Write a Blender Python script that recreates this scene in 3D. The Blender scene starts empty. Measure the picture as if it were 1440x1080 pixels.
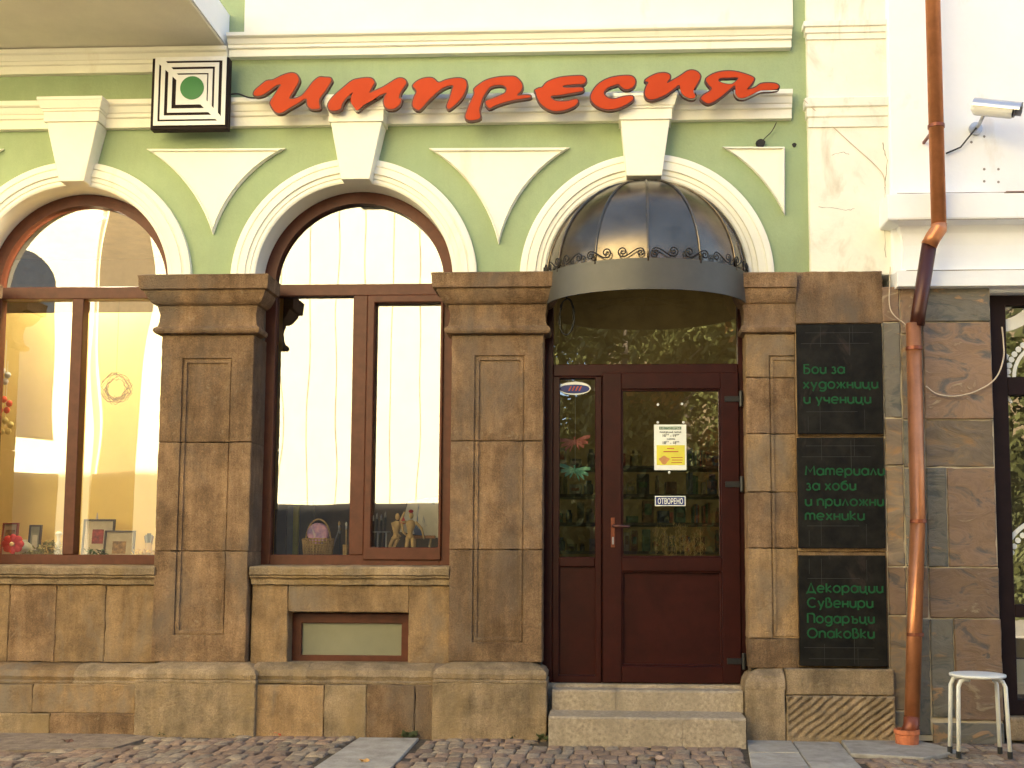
import bpy, bmesh, math, random
from mathutils import Vector, Matrix, noise
R = math.radians
random.seed(7)
scn = bpy.context.scene
COL = scn.collection

# ------------------------------------------------------------------ camera, sky, sun, exposure
F = 1500.0; PPX, PPY = 785, 655           # focal length and principal point in photo pixels (the photo is cropped off centre)
CAM = Vector((0.33, -7.3, 1.20))
YAW, PITCH, ROLL = R(2.5), R(4.77), R(0.2)
cd = bpy.data.cameras.new('camera'); cam = bpy.data.objects.new('camera', cd); COL.objects.link(cam)
cd.sensor_width = 36; cd.lens = 36*F/1440; cd.clip_end = 400; cd.clip_start = .05
cd.shift_x = (720-PPX)/1440; cd.shift_y = (PPY-540)/1440
ROT = Matrix.Rotation(YAW, 3, 'Z') @ Matrix.Rotation(R(90)+PITCH, 3, 'X') @ Matrix.Rotation(ROLL, 3, 'Z')
cam.matrix_world = Matrix.Translation(CAM) @ ROT.to_4x4()
scn.camera = cam

SUN_EL, SUN_AZ = R(36), R(196)          # the sun stands behind the shop: it lights the house across the street
wd = bpy.data.worlds.new('World'); scn.world = wd; wd.use_nodes = True
nt = wd.node_tree; nt.nodes.clear()
sky = nt.nodes.new('ShaderNodeTexSky'); sky.sky_type = 'NISHITA'; sky.sun_disc = False
sky.sun_elevation = SUN_EL; sky.air_density = 1.0; sky.dust_density = 2.0
bg = nt.nodes.new('ShaderNodeBackground'); bg.inputs[1].default_value = 0.085
wo = nt.nodes.new('ShaderNodeOutputWorld')
nt.links.new(sky.outputs[0], bg.inputs[0]); nt.links.new(bg.outputs[0], wo.inputs[0])
sd = bpy.data.lights.new('sun', 'SUN'); sun = bpy.data.objects.new('sun', sd); COL.objects.link(sun)
sd.energy = 5.0; sd.angle = R(0.53); sd.color = (1.0, .90, .70)
# direction the light travels: towards -Y (street), a little towards -X
SUNDIR = Vector((-.28*math.cos(SUN_EL), -.96*math.cos(SUN_EL), -math.sin(SUN_EL))).normalized()
sun.rotation_euler = SUNDIR.to_track_quat('-Z', 'Y').to_euler()
sun.location = (3, 12, 20)
sky.sun_rotation = math.atan2(-SUNDIR.x, -SUNDIR.y)     # azimuth from +Y, clockwise
vs = scn.view_settings; vs.view_transform = 'Standard'; vs.look = 'None'; vs.gamma = 1; vs.use_curve_mapping = False
vs.exposure = 2.78
scn.cycles.max_bounces = 8; scn.cycles.diffuse_bounces = 4; scn.cycles.glossy_bounces = 4
scn.cycles.transparent_max_bounces = 16; scn.cycles.sample_clamp_indirect = 6
scn.cycles.use_denoising = True

# ------------------------------------------------------------------ pixel -> place on a real plane
def ray(px, py):
    return (ROT @ Vector((px-PPX, PPY-py, -F))).normalized()
def P(px, py, Y=0.0):
    d = ray(px, py); t = (Y-CAM.y)/d.y; p = CAM + d*t
    return p.x, p.z
def PX(px, py, Y=0.0): return P(px, py, Y)[0]
def PZ(py, Y=0.0, px=700): return P(px, py, Y)[1]
def G(px, py, z=0.0):
    d = ray(px, py); t = (z-CAM.z)/d.z; p = CAM + d*t
    return p.x, p.y

# ------------------------------------------------------------------ materials
MATS = {}
def nodes(m):
    m.use_nodes = True; n = m.node_tree.nodes; l = m.node_tree.links
    return n, l, n['Principled BSDF']
def C4(c): return (c[0], c[1], c[2], 1)
def mat(name, col, rough=.6, metal=0, var=.12, scale=6, bump=.15, bscale=60, col2=None, spec=.5, randv=0.0, stain=None, stain_scale=1.6, stain_lo=.5, stain_hi=.7, coat=0, streak=0):
    """procedural paint/stone/etc: base colour with two scales of mottling, optional stains, fine bump"""
    m = bpy.data.materials.new(name); n, l, b = nodes(m)
    geo = n.new('ShaderNodeNewGeometry'); oi = n.new('ShaderNodeObjectInfo')
    off = n.new('ShaderNodeVectorMath'); off.operation = 'MULTIPLY_ADD'
    comb = n.new('ShaderNodeCombineXYZ')
    for i in range(3): l.new(oi.outputs['Random'], comb.inputs[i])
    l.new(comb.outputs[0], off.inputs[0]); off.inputs[1].default_value = (7, 13, 17)
    l.new(geo.outputs['Position'], off.inputs[2])
    t1 = n.new('ShaderNodeTexNoise'); t1.inputs['Scale'].default_value = scale; t1.inputs['Detail'].default_value = 6; t1.inputs['Roughness'].default_value = .65
    l.new(off.outputs[0], t1.inputs['Vector'])
    c2 = col2 if col2 else tuple(max(0, c*(1-var*2)) for c in col)
    mx = n.new('ShaderNodeMix'); mx.data_type = 'RGBA'
    mr = n.new('ShaderNodeMapRange'); mr.inputs[1].default_value = .35; mr.inputs[2].default_value = .68
    l.new(t1.outputs['Fac'], mr.inputs[0]); l.new(mr.outputs[0], mx.inputs[0])
    mx.inputs[6].default_value = C4(tuple(min(1, c*(1+var)) for c in col)); mx.inputs[7].default_value = C4(c2)
    out = mx.outputs[2]
    if streak:
        ts = n.new('ShaderNodeTexNoise'); ts.inputs['Scale'].default_value = 5; ts.inputs['Detail'].default_value = 8; ts.inputs['Roughness'].default_value = .7
        ms = n.new('ShaderNodeMapping'); ms.inputs['Scale'].default_value = (2.6, 2.6, .45); l.new(off.outputs[0], ms.inputs[0]); l.new(ms.outputs[0], ts.inputs['Vector'])
        rs = n.new('ShaderNodeMapRange'); rs.inputs[1].default_value = .40; rs.inputs[2].default_value = .66; rs.inputs[3].default_value = 0; rs.inputs[4].default_value = streak; l.new(ts.outputs['Fac'], rs.inputs[0])
        xs_ = n.new('ShaderNodeMix'); xs_.data_type = 'RGBA'; xs_.blend_type = 'MULTIPLY'; l.new(rs.outputs[0], xs_.inputs[0]); l.new(out, xs_.inputs[6]); xs_.inputs[7].default_value = (.50, .47, .44, 1)
        tg = n.new('ShaderNodeTexNoise'); tg.inputs['Scale'].default_value = 130; tg.inputs['Detail'].default_value = 4; l.new(off.outputs[0], tg.inputs['Vector'])
        rg = n.new('ShaderNodeMapRange'); rg.inputs[1].default_value = .35; rg.inputs[2].default_value = .65; rg.inputs[3].default_value = 1-.28*streak; rg.inputs[4].default_value = 1+.28*streak; l.new(tg.outputs['Fac'], rg.inputs[0])
        hg = n.new('ShaderNodeHueSaturation'); l.new(rg.outputs[0], hg.inputs['Value']); l.new(xs_.outputs[2], hg.inputs['Color'])
        tp = n.new('ShaderNodeTexNoise'); tp.inputs['Scale'].default_value = 22; tp.inputs['Detail'].default_value = 6; tp.inputs['Roughness'].default_value = .7; l.new(off.outputs[0], tp.inputs['Vector'])
        rp_ = n.new('ShaderNodeMapRange'); rp_.inputs[1].default_value = .60; rp_.inputs[2].default_value = .72; rp_.inputs[3].default_value = 0; rp_.inputs[4].default_value = .6*streak if streak > .3 else 0; l.new(tp.outputs['Fac'], rp_.inputs[0])
        xp = n.new('ShaderNodeMix'); xp.data_type = 'RGBA'; l.new(rp_.outputs[0], xp.inputs[0]); l.new(hg.outputs[0], xp.inputs[6]); xp.inputs[7].default_value = (.36, .29, .19, 1); out = xp.outputs[2]
    if randv:
        hs = n.new('ShaderNodeHueSaturation'); vr = n.new('ShaderNodeMapRange')
        vr.inputs[3].default_value = 1-randv; vr.inputs[4].default_value = 1+randv
        l.new(oi.outputs['Random'], vr.inputs[0]); l.new(vr.outputs[0], hs.inputs['Value']); l.new(out, hs.inputs['Color']); out = hs.outputs[0]
    if stain:
        t3 = n.new('ShaderNodeTexNoise'); t3.inputs['Scale'].default_value = stain_scale; t3.inputs['Detail'].default_value = 9; t3.inputs['Roughness'].default_value = .6; t3.inputs['Distortion'].default_value = .6
        mp = n.new('ShaderNodeMapping'); mp.inputs['Scale'].default_value = (1.3, 1, .6)
        l.new(geo.outputs['Position'], mp.inputs[0]); l.new(mp.outputs[0], t3.inputs['Vector'])
        m3 = n.new('ShaderNodeMapRange'); m3.inputs[1].default_value = stain_lo; m3.inputs[2].default_value = stain_hi; l.new(t3.outputs['Fac'], m3.inputs[0])
        x3 = n.new('ShaderNodeMix'); x3.data_type = 'RGBA'; l.new(m3.outputs[0], x3.inputs[0]); l.new(out, x3.inputs[6]); x3.inputs[7].default_value = C4(stain); out = x3.outputs[2]
    l.new(out, b.inputs['Base Color'])
    b.inputs['Roughness'].default_value = rough; b.inputs['Metallic'].default_value = metal
    b.inputs['Specular IOR Level'].default_value = spec; b.inputs['Coat Weight'].default_value = coat
    if bump:
        t2 = n.new('ShaderNodeTexNoise'); t2.inputs['Scale'].default_value = bscale; t2.inputs['Detail'].default_value = 5
        l.new(off.outputs[0], t2.inputs['Vector'])
        ad = n.new('ShaderNodeMath'); ad.operation = 'MULTIPLY_ADD'; ad.inputs[1].default_value = 1.2
        l.new(t1.outputs['Fac'], ad.inputs[0]); l.new(t2.outputs['Fac'], ad.inputs[2])
        bp = n.new('ShaderNodeBump'); bp.inputs['Strength'].default_value = bump; bp.inputs['Distance'].default_value = .01
        l.new(ad.outputs[0], bp.inputs['Height']); l.new(bp.outputs[0], b.inputs['Normal'])
    MATS[name] = m; return m
def glass_mat(name, refl=.3, tint=(.9, .9, .88), wob=.0, wscale=2.5):
    m = bpy.data.materials.new(name); m.use_nodes = True; n = m.node_tree.nodes; l = m.node_tree.links; n.clear()
    o = n.new('ShaderNodeOutputMaterial'); t = n.new('ShaderNodeBsdfTransparent'); g = n.new('ShaderNodeBsdfGlossy'); x = n.new('ShaderNodeMixShader')
    t.inputs[0].default_value = C4(tint); g.inputs['Roughness'].default_value = .0; g.inputs[0].default_value = (1, 1, 1, 1)
    fr = n.new('ShaderNodeLayerWeight'); fr.inputs[0].default_value = .25
    mr = n.new('ShaderNodeMapRange'); mr.inputs[3].default_value = refl; mr.inputs[4].default_value = 1
    l.new(fr.outputs['Fresnel'], mr.inputs[0])
    mr.inputs[1].default_value = .08
    l.new(mr.outputs[0], x.inputs[0]); l.new(t.outputs[0], x.inputs[1]); l.new(g.outputs[0], x.inputs[2]); l.new(x.outputs[0], o.inputs[0])
    if wob:
        geo = n.new('ShaderNodeNewGeometry'); tx = n.new('ShaderNodeTexNoise'); tx.inputs['Scale'].default_value = wscale; tx.inputs['Detail'].default_value = 1
        mp = n.new('ShaderNodeMapping'); mp.inputs['Scale'].default_value = (1, 1, .55)
        l.new(geo.outputs['Position'], mp.inputs[0]); l.new(mp.outputs[0], tx.inputs['Vector'])
        bp = n.new('ShaderNodeBump'); bp.inputs['Strength'].default_value = 1; bp.inputs['Distance'].default_value = wob
        l.new(tx.outputs['Fac'], bp.inputs['Height']); l.new(bp.outputs[0], g.inputs['Normal'])
    MATS[name] = m; return m
cream = mat('cream_paint', (.86, .83, .69), .7, var=.02, scale=3, bump=.12, bscale=40, stain=(.62, .52, .34), stain_scale=1.8, stain_lo=.60, stain_hi=.85)
cream_old = mat('old_cream_paint', (.86, .83, .70), .75, var=.03, scale=4, bump=.3, bscale=25, stain=(.50, .40, .26), stain_scale=3.0, stain_lo=.56, stain_hi=.80)
white_pl = mat('white_render', (.88, .88, .87), .7, var=.015, scale=3, bump=.12, bscale=30, stain=(.66, .58, .46), stain_scale=1.5, stain_lo=.62, stain_hi=.86)
green_p = mat('green_paint', (0.3157, 0.3973, 0.2119), .75, var=.05, scale=2.5, bump=.2, bscale=45, streak=.10, stain=(0.2563, 0.3511, 0.1873), stain_scale=1.2, stain_lo=.5, stain_hi=.85)
soffit_m = mat('soffit_render', (.86, .80, .64), .8, var=.03, scale=3, bump=.15)
stone = mat('brown_stone', (0.2414, 0.1506, 0.0813), .88, streak=.75, var=.22, scale=5, bump=1.0, bscale=90, col2=(0.1400, 0.0849, 0.0451), randv=.24, stain=(0.1400, 0.1051, 0.0752), stain_scale=2.2, stain_lo=.50, stain_hi=.72, spec=.25)
stone_y = mat('ochre_stone', (0.2890, 0.1847, 0.0918), .85, streak=.6, var=.2, scale=6, bump=.9, bscale=60, col2=(0.1953, 0.1244, 0.0638), randv=.22, stain=(0.1875, 0.1507, 0.1117), stain_scale=2.4, stain_lo=.5, stain_hi=.72, spec=.25)
stone_g = mat('grey_brown_stone', (0.2923, 0.2118, 0.1285), .88, streak=.65, var=.2, scale=6, bump=1.0, bscale=60, col2=(0.1837, 0.1359, 0.0832), randv=.14, stain=(0.2589, 0.1758, 0.0832), stain_scale=2.6, stain_lo=.5, stain_hi=.75, spec=.2)
step_m = mat('step_granite', (0.4000, 0.3200, 0.2240), .8, var=.25, scale=45, bump=.8, bscale=140, col2=(0.2640, 0.2080, 0.1440), randv=.06, stain=(0.2880, 0.2320, 0.1600), stain_scale=3, spec=.3)
mortar = mat('dark_mortar', (.12, .085, .05), .95, var=.2, scale=12, bump=.6)
frame_m = mat('brown_frame', (0.0943, 0.0279, 0.0139), .42, var=.10, scale=14, bump=.04, bscale=30, spec=.25)
frame_shaded = mat('door_frame', (0.0306, 0.0051, 0.0036), .38, var=.15, scale=10, bump=.04, bscale=30, spec=.22)  # same brown as the window frames, darkened for the canopy's shade
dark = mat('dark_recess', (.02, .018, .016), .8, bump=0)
board_m = mat('black_board', (0.0093, 0.0081, 0.0059), .6, spec=.18, var=.4, scale=9, bump=.12, bscale=30, stain=(0.0638, 0.0425, 0.0340), stain_scale=4.5, stain_lo=.60, stain_hi=.85)
green_txt = mat('green_lettering', (0.0090, 0.0720, 0.0234), .7, spec=.2, var=.10, scale=7, bump=0)
red_m = mat('red_letter', (0.4760, 0.0510, 0.0085), .55, spec=.15, var=.03, scale=5, bump=0)
redb_m = mat('letter_edge', (.085, .018, .010), .5, bump=0)
copper = mat('copper_paint', (.50, .20, .085), .36, metal=.6, var=.10, scale=8, bump=.05, bscale=20)
copper_d = mat('copper_dark', (.20, .055, .025), .4, metal=.4, var=.2, scale=10, bump=.1)
clay = mat('orange_clay', (.50, .15, .06), .8, var=.15, scale=20, bump=.4)
dome_m = mat('bronze_sheet', (.16, .13, .095), .27, metal=.9, var=.25, scale=2.2, bump=.02, bscale=6)
band_m = mat('grey_band', (0.0850, 0.0799, 0.0680), .5, metal=.35, var=.06, scale=6, bump=.03)
iron = mat('wrought_iron', (.018, .014, .012), .5, metal=.3, bump=.1)
whitem = mat('white_plastic', (.75, .74, .68), .35, var=.02, bump=0)
blackm = mat('black_plastic', (.012, .012, .012), .4, bump=0)
darkbrown = mat('dark_brown_edge', (.018, .009, .009), .6, spec=.15, bump=0)
grn_dot = mat('green_disc', (0.0240, 0.1760, 0.0400), .4, var=.05, scale=4, bump=0)
steel = mat('grey_metal', (.55, .55, .56), .3, metal=.7, var=.04, bump=0)
frost = mat('frosted_glass', (.21, .20, .13), .28, var=.06, scale=3, bump=0, coat=.3)
pave = mat('pavement_slab', (0.3570, 0.3230, 0.2720), .85, var=.12, scale=9, bump=.5, bscale=70, col2=(0.2635, 0.2338, 0.1913), randv=.07, stain=(0.2040, 0.1700, 0.1275), stain_scale=4, stain_lo=.55, stain_hi=.8)
cob1 = mat('red_cobble', (0.2569, 0.1732, 0.1137), .8, var=.3, scale=25, bump=1.0, bscale=110, col2=(0.1808, 0.1170, 0.0800), randv=.22)
cob2 = mat('grey_cobble', (0.2902, 0.2262, 0.1530), .8, var=.3, scale=25, bump=1.0, bscale=110, col2=(0.1685, 0.1221, 0.0868), randv=.22)
sand = mat('joint_sand', (0.0880, 0.0664, 0.0440), .95, var=.35, scale=30, bump=1, bscale=120, col2=(0.0480, 0.0360, 0.0240))
asphalt = mat('asphalt', (.055, .052, .05), .9, var=.2, scale=40, bump=.6, bscale=150)
leafg = mat('weed_leaf', (.05, .065, .022), .6, var=.3, scale=20, bump=.1)
yellow_w = mat('yellow_wall', (.80, .60, .20), .8, var=.03, scale=3, bump=.05)
room_d = mat('dark_room', (.09, .065, .045), .8, var=.1, bump=0)
room_b = mat('brown_room', (.32, .24, .09), .8, var=.1, bump=0)
glass = glass_mat('window_glass', .235, wob=.0020, wscale=1.7)
glass_w = glass_mat('wavy_glass', .235, wob=.0075, wscale=1.15)
glass_d = glass_mat('door_glass', .20, (.72, .72, .68), wob=.0004, wscale=3)
opp_w = mat('sunny_render', (.86, .77, .50), .85, var=.02, scale=2, bump=.05)
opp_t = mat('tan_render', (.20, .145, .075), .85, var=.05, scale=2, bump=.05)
room_dk = mat('dark_shopfront', (.045, .038, .03), .5, bump=0)
opp_j = mat('joint_shade', (.34, .28, .17), .9, bump=0)
opp_g = mat('dark_glass', (.03, .035, .04), .15, bump=0)

# tiles of the neighbour: slate with rusty swirls
def slate(name, a, b_, c):
    m = bpy.data.materials.new(name); n, l, bs = nodes(m)
    geo = n.new('ShaderNodeNewGeometry'); oi = n.new('ShaderNodeObjectInfo'); comb = n.new('ShaderNodeCombineXYZ')
    for i in range(3): l.new(oi.outputs['Random'], comb.inputs[i])
    off = n.new('ShaderNodeVectorMath'); off.operation = 'MULTIPLY_ADD'; l.new(comb.outputs[0], off.inputs[0]); off.inputs[1].default_value = (31, 17, 23); l.new(geo.outputs['Position'], off.inputs[2])
    mp = n.new('ShaderNodeMapping'); l.new(off.outputs[0], mp.inputs[0]); mp.inputs['Rotation'].default_value = (0, R(35), 0); mp.inputs['Scale'].default_value = (1, 1, 2.0)
    t = n.new('ShaderNodeTexNoise'); t.inputs['Scale'].default_value = 4.0; t.inputs['Detail'].default_value = 12; t.inputs['Distortion'].default_value = 1.3; t.inputs['Roughness'].default_value = .62
    l.new(mp.outputs[0], t.inputs['Vector'])
    cr = n.new('ShaderNodeValToRGB'); l.new(t.outputs['Fac'], cr.inputs[0])
    e = cr.color_ramp.elements; e[0].position = .36; e[0].color = C4(a); e[1].position = .66; e[1].color = C4(c)
    x = e.new(.47); x.color = C4(b_); x = e.new(.60); x.color = C4(tuple(v*.8 for v in b_))
    hs = n.new('ShaderNodeHueSaturation'); vr = n.new('ShaderNodeMapRange'); vr.inputs[3].default_value = .75; vr.inputs[4].default_value = 1.25
    l.new(oi.outputs['Random'], vr.inputs[0]); l.new(vr.outputs[0], hs.inputs['Value']); l.new(cr.outputs[0], hs.inputs['Color'])
    l.new(hs.outputs[0], bs.inputs['Base Color']); bs.inputs['Roughness'].default_value = .6
    bp = n.new('ShaderNodeBump'); bp.inputs['Strength'].default_value = .8; bp.inputs['Distance'].default_value = .02; l.new(t.outputs['Fac'], bp.inputs['Height']); l.new(bp.outputs[0], bs.inputs['Normal'])
    return m
slates = [slate('slate_rust', (.10, .085, .070), (.235, .145, .085), (.31, .23, .14)), slate('slate_grey', (.08, .082, .068), (.16, .14, .105), (.30, .18, .09)), slate('slate_ochre', (.30, .17, .07), (.20, .145, .09), (.12, .10, .08))]

# ------------------------------------------------------------------ mesh helpers
ORG = {}
class MB:
    def __init__(s): s.v = []; s.f = []; s.mi = []; s.cur = 0
    def add(s, vs, fs):
        n = len(s.v); s.v += [tuple(v) for v in vs]; s.f += [tuple(i+n for i in f) for f in fs]; s.mi += [s.cur]*len(fs); return s
    def box(s, x0, x1, y0, y1, z0, z1):
        if x0 > x1: x0, x1 = x1, x0
        if y0 > y1: y0, y1 = y1, y0
        if z0 > z1: z0, z1 = z1, z0
        return s.add([(x0,y0,z0),(x1,y0,z0),(x1,y1,z0),(x0,y1,z0),(x0,y0,z1),(x1,y0,z1),(x1,y1,z1),(x0,y1,z1)],
                     [(0,3,2,1),(4,5,6,7),(0,1,5,4),(1,2,6,5),(2,3,7,6),(3,0,4,7)])
    def prism(s, poly, y0, y1):             # poly in XZ, extruded from y0 (front) to y1
        n = len(poly); vs = [(x, y0, z) for x, z in poly]+[(x, y1, z) for x, z in poly]
        fs = [tuple(range(n)), tuple(range(2*n-1, n-1, -1))]+[(i, i+n, (i+1) % n+n, (i+1) % n) for i in range(n)]
        return s.add(vs, fs)
    def prismz(s, poly, z0, z1):            # poly in XY, extruded upwards
        n = len(poly); vs = [(x, y, z0) for x, y in poly]+[(x, y, z1) for x, y in poly]
        fs = [tuple(range(n-1, -1, -1)), tuple(range(n, 2*n))]+[(i, (i+1) % n, (i+1) % n+n, i+n) for i in range(n)]
        return s.add(vs, fs)
    def tube(s, pts, r, seg=10, caps=True):
        pts = [Vector(p) for p in pts]; n = len(pts)
        rr = r if isinstance(r, (list, tuple)) else [r]*n
        vs = []; prev = None
        for i, p in enumerate(pts):
            t = (pts[min(i+1, n-1)]-pts[max(i-1, 0)]).normalized()
            if prev is None:
                a = t.cross(Vector((0, 0, 1)));
                if a.length < .1: a = t.cross(Vector((0, 1, 0)))
            else: a = prev - t*prev.dot(t)
            a.normalize(); prev = a; b = t.cross(a)
            for k in range(seg):
                w = 2*math.pi*k/seg; vs.append(p + (a*math.cos(w)+b*math.sin(w))*rr[i])
        fs = [(i*seg+k, i*seg+(k+1) % seg, (i+1)*seg+(k+1) % seg, (i+1)*seg+k) for i in range(n-1) for k in range(seg)]
        if caps: fs += [tuple(range(seg-1, -1, -1)), tuple(range((n-1)*seg, n*seg))]
        return s.add(vs, fs)
    def lathe(s, prof, c, seg=20):          # prof (r,z) about a vertical axis at c
        vs = []; n = len(prof)
        for r_, z in prof:
            for k in range(seg):
                w = 2*math.pi*k/seg; vs.append((c[0]+r_*math.cos(w), c[1]+r_*math.sin(w), c[2]+z))
        fs = [(i*seg+k, i*seg+(k+1) % seg, (i+1)*seg+(k+1) % seg, (i+1)*seg+k) for i in range(n-1) for k in range(seg)]
        fs += [tuple(range(seg-1, -1, -1)), tuple(range((n-1)*seg, n*seg))]
        return s.add(vs, fs)
    def ball(s, c, r, seg=12, sc=(1, 1, 1)):
        n = seg//2; pr = [(r*math.sin(math.pi*i/n), -r*math.cos(math.pi*i/n)) for i in range(n+1)]
        k = len(s.v); s.lathe([(max(a, 1e-4), b) for a, b in pr], (0, 0, 0), seg)
        s.v[k:] = [(c[0]+x*sc[0], c[1]+y*sc[1], c[2]+z*sc[2]) for x, y, z in s.v[k:]]; return s
def relabel(o, label=None, cat=None, group=None, kind=None):
    if label: o['label'] = label
    if cat: o['category'] = cat
    if group: o['group'] = group
    if kind: o['kind'] = kind
    return o
def link(o, parent, origin):
    ORG[o.name] = Vector(origin); COL.objects.link(o)
    if parent is not None:
        o.parent = parent; o.location = Vector(origin)-ORG[parent.name]
    else: o.location = origin
    return o
def thing(name, origin, label, cat, group=None, kind=None, parent=None):
    o = bpy.data.objects.new(name, None); o.empty_display_size = .1; link(o, parent, origin)
    return relabel(o, label, cat, group, kind)
def mk(name, mb, m, parent=None, bevel=0, seg=1, smooth=False, label=None, cat=None, group=None, kind=None, recalc=True):
    xs = [v[0] for v in mb.v]; ys = [v[1] for v in mb.v]; zs = [v[2] for v in mb.v]
    o0 = Vector(((min(xs)+max(xs))/2, (min(ys)+max(ys))/2, min(zs)))
    me = bpy.data.meshes.new(name); me.from_pydata([(x-o0.x, y-o0.y, z-o0.z) for x, y, z in mb.v], [], mb.f)
    ms = m if isinstance(m, (list, tuple)) else [m]
    for q in ms: me.materials.append(q)
    if len(ms) > 1: me.polygons.foreach_set('material_index', mb.mi)
    bm = bmesh.new(); bm.from_mesh(me)
    if recalc: bmesh.ops.recalc_face_normals(bm, faces=bm.faces)
    if bevel:
        es = [e for e in bm.edges if len(e.link_faces) == 2 and e.calc_face_angle(0) > .5]
        bmesh.ops.bevel(bm, geom=es, offset=bevel, segments=seg, affect='EDGES', profile=.5, clamp_overlap=True)
    bm.to_mesh(me); bm.free()
    if smooth: me.shade_smooth()
    o = bpy.data.objects.new(name, me); link(o, parent, o0)
    return relabel(o, label, cat, group, kind)
def smooth_by_angle(o, ang=.6):
    me = o.data; me.shade_smooth()
    bm = bmesh.new(); bm.from_mesh(me)
    for e in bm.edges:
        e.smooth = not (len(e.link_faces) == 2 and e.calc_face_angle(0) > ang)
    bm.to_mesh(me); bm.free(); return o
def nz(x, y, z, s=1.0): return noise.noise(Vector((x*s, y*s, z*s)))
def arange(a, b, st):
    n = max(1, int(round((b-a)/st))); return [a+(b-a)*i/n for i in range(n+1)]
def stone_grid(x0, x1, z0, z1, yf, back=.08, fn=None, xb=(), zb=(), rough=.0032, gap=.002, cell=.028, seed=0):
    """one dressed stone: front face as a fine grid, worn arrises, real thickness"""
    x0 += gap; x1 -= gap; z0 += gap; z1 -= gap
    xs = sorted(set([round(v, 5) for v in arange(x0, x1, cell)]+[round(v, 5) for v in xb if x0+.004 < v < x1-.004]+[round(x0+.006, 5), round(x1-.006, 5)]))
    zs = sorted(set([round(v, 5) for v in arange(z0, z1, cell)]+[round(v, 5) for v in zb if z0+.004 < v < z1-.004]+[round(z0+.006, 5), round(z1-.006, 5)]))
    nx, nz_ = len(xs), len(zs); vs = []
    for j, z in enumerate(zs):
        for i, x in enumerate(xs):
            y = yf + nz(x+seed*3.1, seed, z, 9)*rough*1.3 + nz(x, seed, z+seed, 33)*rough*.8
            if fn: y += fn(x, z)
            ex = min(i, nx-1-i); ez = min(j, nz_-1-j); xx, zz = x, z
            if ex == 0 or ez == 0:
                y += .005 + max(0, nz(x, 5+seed, z, 14)-.12)*.034
                w = nz(x*1.7+seed, 9, z, 17)*.0032
                if ex == 0: xx += w
                if ez == 0: zz += w
            vs.append((xx, y, zz))
    fs = [(j*nx+i, j*nx+i+1, (j+1)*nx+i+1, (j+1)*nx+i) for j in range(nz_-1) for i in range(nx-1)]
    ring = [i for i in range(nx)]+[j*nx+nx-1 for j in range(1, nz_)]+[(nz_-1)*nx+i for i in range(nx-2, -1, -1)]+[j*nx for j in range(nz_-2, 0, -1)]
    n = len(vs); vs += [(vs[k][0], yf+back, vs[k][2]) for k in ring]; L = len(ring)
    fs += [(ring[k], n+k, n+(k+1) % L, ring[(k+1) % L]) for k in range(L)]
    fs.append(tuple(n+k for k in range(L)))
    return MB().add(vs, fs)
def moulding(x0, x1, yb, yback, prof, lr=True, rr=True, rough=.0, cell=.05, seed=0):
    """profile (out, z) run along the front and returned on the sides"""
    mb = MB(); rows = []
    xm = arange(x0, x1, cell)
    for o, z in prof:
        row = []
        L = o if lr else 0; Rr = o if rr else 0
        row.append((x0-L, yback, z)); row.append((x0-L, yb-o, z))
        for x in xm[1:-1]:
            t = (x-x0)/(x1-x0); xx = (x0-L)+t*((x1+Rr)-(x0-L))
            w = rough*(nz(xx, seed, z, 8)+.6*nz(xx, seed, z, 26))
            row.append((xx, yb-o+w, z+w*.7))
        row.append((x1+Rr, yb-o, z)); row.append((x1+Rr, yback, z)); rows.append(row)
    n = len(rows[0]); vs = [p for r_ in rows for p in r_]
    fs = [(j*n+i, j*n+i+1, (j+1)*n+i+1, (j+1)*n+i) for j in range(len(rows)-1) for i in range(n-1)]
    fs.append(tuple(range(n-1, -1, -1))); k = (len(rows)-1)*n; fs.append(tuple(range(k, k+n)))
    fs += [((j+1)*n, (j+1)*n+n-1, j*n+n-1, j*n) for j in range(len(rows)-1)]
    return mb.add(vs, fs)
def curve_mesh(loops, off, ext):
    cu = bpy.data.curves.new('tmp', 'CURVE'); cu.dimensions = '2D'; cu.fill_mode = 'BOTH'; cu.extrude = ext; cu.offset = off
    for lp in loops:
        sp = cu.splines.new('POLY'); sp.points.add(len(lp)-1); sp.use_cyclic_u = True
        for q, (x, y) in zip(sp.points, lp): q.co = (x, y, 0, 1)
    o = bpy.data.objects.new('tmp', cu); COL.objects.link(o)
    bpy.context.view_layer.update()
    me = bpy.data.meshes.new_from_object(o.evaluated_get(bpy.context.evaluated_depsgraph_get()))
    vs = [tuple(v.co) for v in me.vertices]; fs = [tuple(p.vertices) for p in me.polygons]
    bpy.data.objects.remove(o); bpy.data.curves.remove(cu); bpy.data.meshes.remove(me)
    return vs, fs
def catmull(pts, k=3):
    n = len(pts); out = []
    for i in range(n):
        p0, p1, p2, p3 = [pts[(i+d-1) % n] for d in range(4)]
        for j in range(k):
            t = j/k; t2 = t*t; t3 = t2*t
            out.append(tuple(.5*((2*p1[a])+(-p0[a]+p2[a])*t+(2*p0[a]-5*p1[a]+4*p2[a]-p3[a])*t2+(-p0[a]+3*p1[a]-3*p2[a]+p3[a])*t3) for a in (0, 1)))
    return out
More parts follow.
